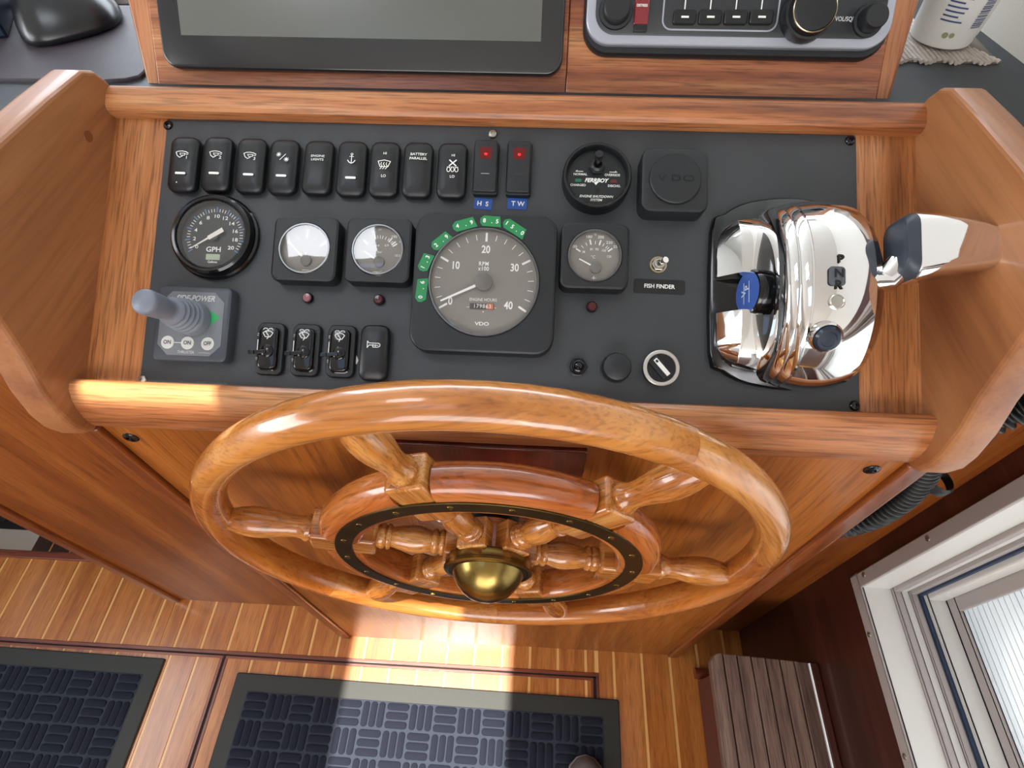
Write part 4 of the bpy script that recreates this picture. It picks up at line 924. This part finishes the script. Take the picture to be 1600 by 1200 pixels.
# cup, woven mat and bulwark on the right
lx, ly = dpt(1466, 62, .004)
cup = thing('cardboard_tub', 'white plastic tub with blue print and barcode on the ribbed mat', 'tub', T(lx, ly, ZD + .006))
lean = Matrix.Identity(4)
MB().lathe([(.0270, 0), (.0290, .001), (.0300, .004), (.0298, .008), (.0310, .012), (.0350, .085), (.0365, .105), (.0365, .110), (.034, .110), (.0300, .012), (0, .010)], 48).build('body', mat('tub_white', 'd4d2cc', .45), cup)
def wrapc(mb, a0):
    nv_, nf_ = [], []                       # cut the print into short lengths so that it follows the curve
    for f_ in mb.f:
        if len(f_) == 4:
            p = [Vector(mb.v[i]) for i in f_]
            for k in range(5):
                q = [p[0].lerp(p[1], k / 5), p[0].lerp(p[1], (k + 1) / 5), p[3].lerp(p[2], (k + 1) / 5), p[3].lerp(p[2], k / 5)]
                nf_.append(tuple(range(len(nv_), len(nv_) + 4))); nv_ += [tuple(v) for v in q]
        else: nf_.append(tuple(range(len(nv_), len(nv_) + len(f_)))); nv_ += [mb.v[i] for i in f_]
    mb.v, mb.f = nv_, nf_; out = []
    for x, y, z in mb.v:
        r = .0312 + (y - .012) * (.004 / .073) + z; a = a0 + x / r; out.append((r * math.cos(a), r * math.sin(a), y))
    mb.v = out; return mb
for k in range(9): pass
mb = MB()
for k in range(7): mb.stroke([(-.010, .052 - k * .0042), (.006 + .003 * math.sin(k * 2.3), .052 - k * .0042)], .0015, .0003)
wrapc(mb, math.radians(-118)).build('small_print', mat('print_navy', '3a4570', .5), cup, smooth=False)
mb = MB(); random.seed(3); x_ = 0
for k in range(20):
    w_ = random.choice((.0005, .0008, .0013)); mb.stroke([(-.005, .022 + x_), (.006, .022 + x_)], w_, .0003); x_ += w_ + random.choice((.0005, .0009))
wrapc(mb, math.radians(-72)).build('barcode', mat('barcode_grey', '5a607c', .5), cup, smooth=False)
mb = MB(); mb.disc(-.002, .014, .0028, .0003).disc(.004, .0145, .0024, .0003); wrapc(mb, math.radians(-112)).build('round_print', mat('print_olive', '8a8a60', .5), cup, smooth=False)
wm = thing('ribbed_mat', 'beige ribbed woven mat under the white tub', 'mat', T(lx, ly, ZD))
mr = mat('rib_beige', 'b4aaa0', .85, bump=.8, bscale=400, var=.25, vscale=150); edge = [dpt(1385, 95), dpt(1408, 97), dpt(1475, 98), dpt(1572, 101), dpt(1510, 32)]
ax, ay = edge[3]; dx_ = Vector((ax - edge[4][0], ay - edge[4][1]))
n_ = 26
for i in range(n_):
    f_ = i / (n_ - 1); xs = edge[0][0] - .012 + f_ * (ax - edge[0][0] + .004) ; y0_ = .6265 + .003 * math.sin(i * 1.1)
    ye = y0_ + .10 - max(0, f_ - .62) * .24; xe = xs + .0 - .006
    pts = [(xs - lx + (xe - xs) * j / 6, (y0_ + (ye - y0_) * j / 6) - ly, .0022 + .0004 * math.sin(j * 2 + i)) for j in range(7)]
    MB().tube(pts, .0022, 8).build('rib', mr, wm)
mb = MB().box(edge[0][0] - lx, ax - lx - .008, .629 - ly, .70 - ly, 0, .0015).build('backing', mat('mat_backing', '6b6258', .9), wm)
# cream side deck moulding: diagonal face at the right end of the dash
a_, b_ = dpt(1506, 28), dpt(1604, 103)
sd = Vector((b_[0] - a_[0], b_[1] - a_[1])).normalized(); far = Vector(a_) - sd * .55; near = Vector(b_) + sd * .12
def yprism(mb, pts, z0, z1): return mb.stack(lambda i: pts, [(0, z0), (0, z1)])
struct(yprism(MB(), [(near.x, near.y), (XW + .06, near.y), (XW + .30, far.y), (far.x, far.y)], H - .285, H - .12), 'trim_3', mat('cream_headliner', 'b9b3a8', .7, bump=.3, bscale=400), smooth=False)

# ---------------------------------------------------------------- conduit hose
hs = thing('corrugated_hose', 'black corrugated hose hanging beside the console on the starboard side', 'hose', T(.43, .29, H - .6))
kp = [(.452, .288, -.330), (.438, .288, -.385), (.410, .288, -.445), (.402, .288, -.495), (.418, .288, -.545), (.430, .288, -.595), (.430, .288, -.650), (.418, .289, -.69), (.398, .292, -.715), (.372, .297, -.725)]
def cat(pts, n):
    P = [Vector(p) for p in pts]; P = [P[0] * 2 - P[1]] + P + [P[-1] * 2 - P[-2]]; o = []
    for i in range(1, len(P) - 2):
        for k in range(n):
            t_ = k / n; a, b, c, d = P[i - 1:i + 3]
            o.append(.5 * ((2 * b) + (c - a) * t_ + (2 * a - 5 * b + 4 * c - d) * t_ * t_ + (3 * b - a - 3 * c + d) * t_ ** 3))
    return o + [P[-2]]
pts = cat(kp, 110); L_ = [0]
for a, b in zip(pts, pts[1:]): L_.append(L_[-1] + (b - a).length)
MB().tube([(p.x - .43, p.y - .29, p.z + .6) for p in pts], .013, 18, rf=lambda i: .0132 + .0026 * math.sin(L_[i] / .0090 * 2 * PI)).build('tube', mat('hose_black', '08090a', .38), hs, angle=180)
MB().lathe([(.0165, -.004), (.0165, .006), (.014, .008)], 24, T(.012, -.002, .038) @ RY(.25)).build('hose_clip', mPlastM, hs)

# ---------------------------------------------------------------- floor mats
def floor_mat(x1, y1, wid, dep, label, skew=0.0, nx=16, ny=6, full=None):
    t = thing('floor_mat', label, 'mat', T(x1, y1, ZF + .001) @ RZ(skew), 'navy basket weave floor mats')
    MB().stack(rrect(wid, dep, .004, 3), [(0, 0), (0, .003), (.002, .0045), (.036, .0048)], T(-wid / 2, -dep / 2, 0)).build('rubber_border', mRub, t)
    bx0, bx1, by1, by0 = -wid + .036, -.036, -.036, -dep + .036
    MB().box(bx0, bx1, by0, by1, .002, .0056).build('carpet_ground', mNavyB, t, bevel=.001)
    c = (bx1 - bx0) / nx if full is None else full
    def bar(w, h): return MB().stack(rrect(w, h, min(w, h) * .42, 3), [(0, 0), (.0004, .0022), (.0022, .0034)])
    A = bar(c * .92, c * .27).build('rib', mNavy, t); B = bar(c * .27, c * .92).build('rib', mNavy, t)
    first = {0: True, 1: True}
    for i in range(nx):
        for j in range(ny):
            k = (i + j) % 2
            for q in range(3):
                cx_ = bx1 - c * (i + .5); cy_ = by1 - c * (j + .5); off = (q - 1) * c * .325
                src = (A, B)[k]
                o = src if first[k] else src.copy()
                if not first[k]: COL.objects.link(o); o.parent = t
                first[k] = False
                o.location = (cx_, cy_ + off, .0054) if k == 0 else (cx_ + off, cy_, .0054)
    rows = int((by1 - by0) / c)
    mb = MB()
    for i in range(nx):
        for j in range(ny, rows):
            k = (i + j) % 2
            for q in range(3):
                cx_ = bx1 - c * (i + .5); cy_ = by1 - c * (j + .5); off = (q - 1) * c * .325
                w_, h_ = (c * .46, c * .135) if k == 0 else (c * .135, c * .46)
                x__, y__ = (cx_, cy_ + off) if k == 0 else (cx_ + off, cy_)
                mb.box(x__ - w_, x__ + w_, y__ - h_, y__ + h_, .0054, .0086)
    mb.build('far_ribs', mNavy, t, kind='stuff', smooth=False)
floor_mat(.2205, .1530, .874, .56, 'navy basket weave floor mat with black rubber border, in front of the wheel', -.009, 15, 6)
floor_mat(-.8330, .1800, .874, .56, 'navy basket weave floor mat at the left edge, cut by the frame', -.010, 15, 6)

# ---------------------------------------------------------------- slatted foot step
ZS = H - 1.075
st = thing('slatted_step', 'weathered teak slatted step board beside the starboard wall', 'step', T(.41, 0, 0))
xs0, xs1, yf = .327, .497, .197
nb = 7; wb = (xs1 - xs0) / nb
for i in range(nb):
    a = xs0 + i * wb + .0009; b = xs0 + (i + 1) * wb - .0009
    w_ = (b - a) / 2
    if i == 0:
        f_ = lambda ins: [(-w_, -.9), (w_, -.9), (w_, yf), (-w_ + .016, yf), (-w_ + .006, yf - .005), (-w_, yf - .015)]
    else: f_ = lambda ins, w_=w_: [(-w_, -.9), (w_, -.9), (w_, yf - .0012 * i), (-w_, yf - .0010 * i)]
    MB().stack(f_, [(0, -.018), (0, 0)]).build('slat', wood('weathered_teak', '4a342c', '6e5448', '8a7263', 'Y', .6, 0, 1.3, .5), st, T((a + b) / 2 - .41, 0, ZS), bevel=.0015)
MB().box(xs0 - .41 + .004, xs1 - .41 - .002, -.9, yf - .012, ZS - .026, ZS - .0182).build('backing', mDarkPly, st)
MB().box(xs1 - .41 + .0012, xs1 - .41 + .0030, -.9, yf - .008, ZS - .006, ZS - .001).build('gap_light_strip', mat('gap_light_glow', 'e8e6e0', .4, emit='ffffff', estr=.25), st, smooth=False)  # glowing strip stands in for light showing through the gap at the wall
MB().box(xs1 - .41 + .0032, XW - .41 - .0005, -.9, yf - .006, ZS - .02, ZS).build('hinge_board', mDarkPly, st, bevel=.003)
MB().box(.402 - .41, .418 - .41, -.9, .20, 0.002, ZS - .027).build('side_panel', mat('maroon_panel', '5a2f26', .5), st, bevel=.001)
MB().tube([(.405 - .41 - .010, .215, .010), (.405 - .41 + .08, .215, .010)], .012, 14).build('toe_rail', mHTrim, st)

# ---------------------------------------------------------------- shoe toe at the bottom edge
q = onplane(915, 1182, Vector((0, 0, -1.435 + .03)), Vector((0, 0, 1)))
sh = thing('shoe', 'grey canvas shoe toe on the floor mat at the bottom edge', 'shoe', T(q.x, q.y, .0095))
def shoe(ins, s_=1): 
    pts = [(0, .004), (.018, -.001), (.033, -.016), (.040, -.040), (.042, -.075), (.038, -.12), (.034, -.17), (.033, -.22), (.026, -.26), (0, -.272), (-.024, -.26), (-.031, -.22), (-.031, -.17), (-.035, -.12), (-.041, -.075), (-.040, -.040), (-.033, -.016), (-.018, -.001)]
    return [(x * (1 - ins / .04), -.13 + (y + .13) * (1 - ins / .14)) for x, y in pts][::-1]
MB().stack(shoe, [(.001, 0), (0, .003), (0, .018), (.0015, .022)]).build('sole', mat('shoe_sole', '8f8d88', .6), sh)
MB().stack(shoe, [(.002, .020), (.003, .030), (.006, .040), (.011, .048), (.018, .054)], zf=lambda x, y, z: z + max(0, -y - .07) * .35 * ((z - .02) / .034)).build('upper', mat('shoe_canvas', '5b5654', .85, bump=.6, bscale=500), sh)
# ceiling lamp (outside the frame, seen in the gauges)
cl = thing('ceiling_lamp', 'flat white ceiling lamp above the port side of the helm', 'lamp', T(-.53, .235, ZC))
MB().box(-.14, .14, -.085, .14, -.018, -.0005).build('housing', mWhiteGel, cl, bevel=.003)
MB().box(-.125, .125, -.07, .125, -.020, -.0182).build('diffuser', mat('lamp_diffuser', 'ffffff', .5, emit='f0f6ff', estr=9), cl, smooth=False)
# cabin side skin outside the window, with its rounded port opening
def translucent(name, col, through=.6):
    m = bpy.data.materials.new(name); m.use_nodes = True; n = m.node_tree.nodes; l = m.node_tree.links; n.remove(n['Principled BSDF'])
    a = n.new('ShaderNodeBsdfDiffuse'); b = n.new('ShaderNodeBsdfTranslucent'); x = n.new('ShaderNodeMixShader'); x.inputs[0].default_value = through
    t = n.new('ShaderNodeTexCoord'); w = n.new('ShaderNodeTexNoise'); w.inputs['Scale'].default_value = 160; l.new(t.outputs['Object'], w.inputs[0])
    r_ = n.new('ShaderNodeValToRGB'); r_.color_ramp.elements[0].color = [v * .86 for v in col] + [1]; r_.color_ramp.elements[1].color = list(col) + [1]; l.new(w.outputs[0], r_.inputs[0])
    l.new(r_.outputs[0], a.inputs[0]); l.new(r_.outputs[0], b.inputs[0]); l.new(a.outputs[0], x.inputs[1]); l.new(b.outputs[0], x.inputs[2]); l.new(x.outputs[0], n['Material Output'].inputs[0]); return m
hm = translucent('translucent_gelcoat', (.86, .88, .9), .55)
y_c, z_c, pw, ph = -.12, .17, .62, .42
oi_ = rrect(pw, ph, .07, 6)(0)
def skin_ring(sc, big):
    return [((.058), y_c + (x * sc if not big else math.copysign(.75, x) if abs(x) / pw > abs(y) / ph else x / abs(y) * ph / 2 * 1.6), z_c + (y * sc if not big else (math.copysign(.8, y) if abs(y) / ph >= abs(x) / pw else y * 2))) for x, y in oi_]
MB().loft([skin_ring(1, False), [(.0581, y_c + x * 1.9, z_c + y * 2.6) for x, y in oi_]], cap=False).build('hull_skin', hm, hp, smooth=False)
mb = MB(); mb.loft([[(xx, y_c + x * (1 + d_ / pw * 2), z_c + y * (1 + d_ / ph * 2)) for x, y in oi_] for xx, d_ in ((.0575, .016), (.052, .014), (.050, .004), (.052, -.004), (.062, -.004))], cap=False).build('port_rim', mat('port_rim_grey', '8f99a3', .4), hp)
bpy.context.view_layer.update()
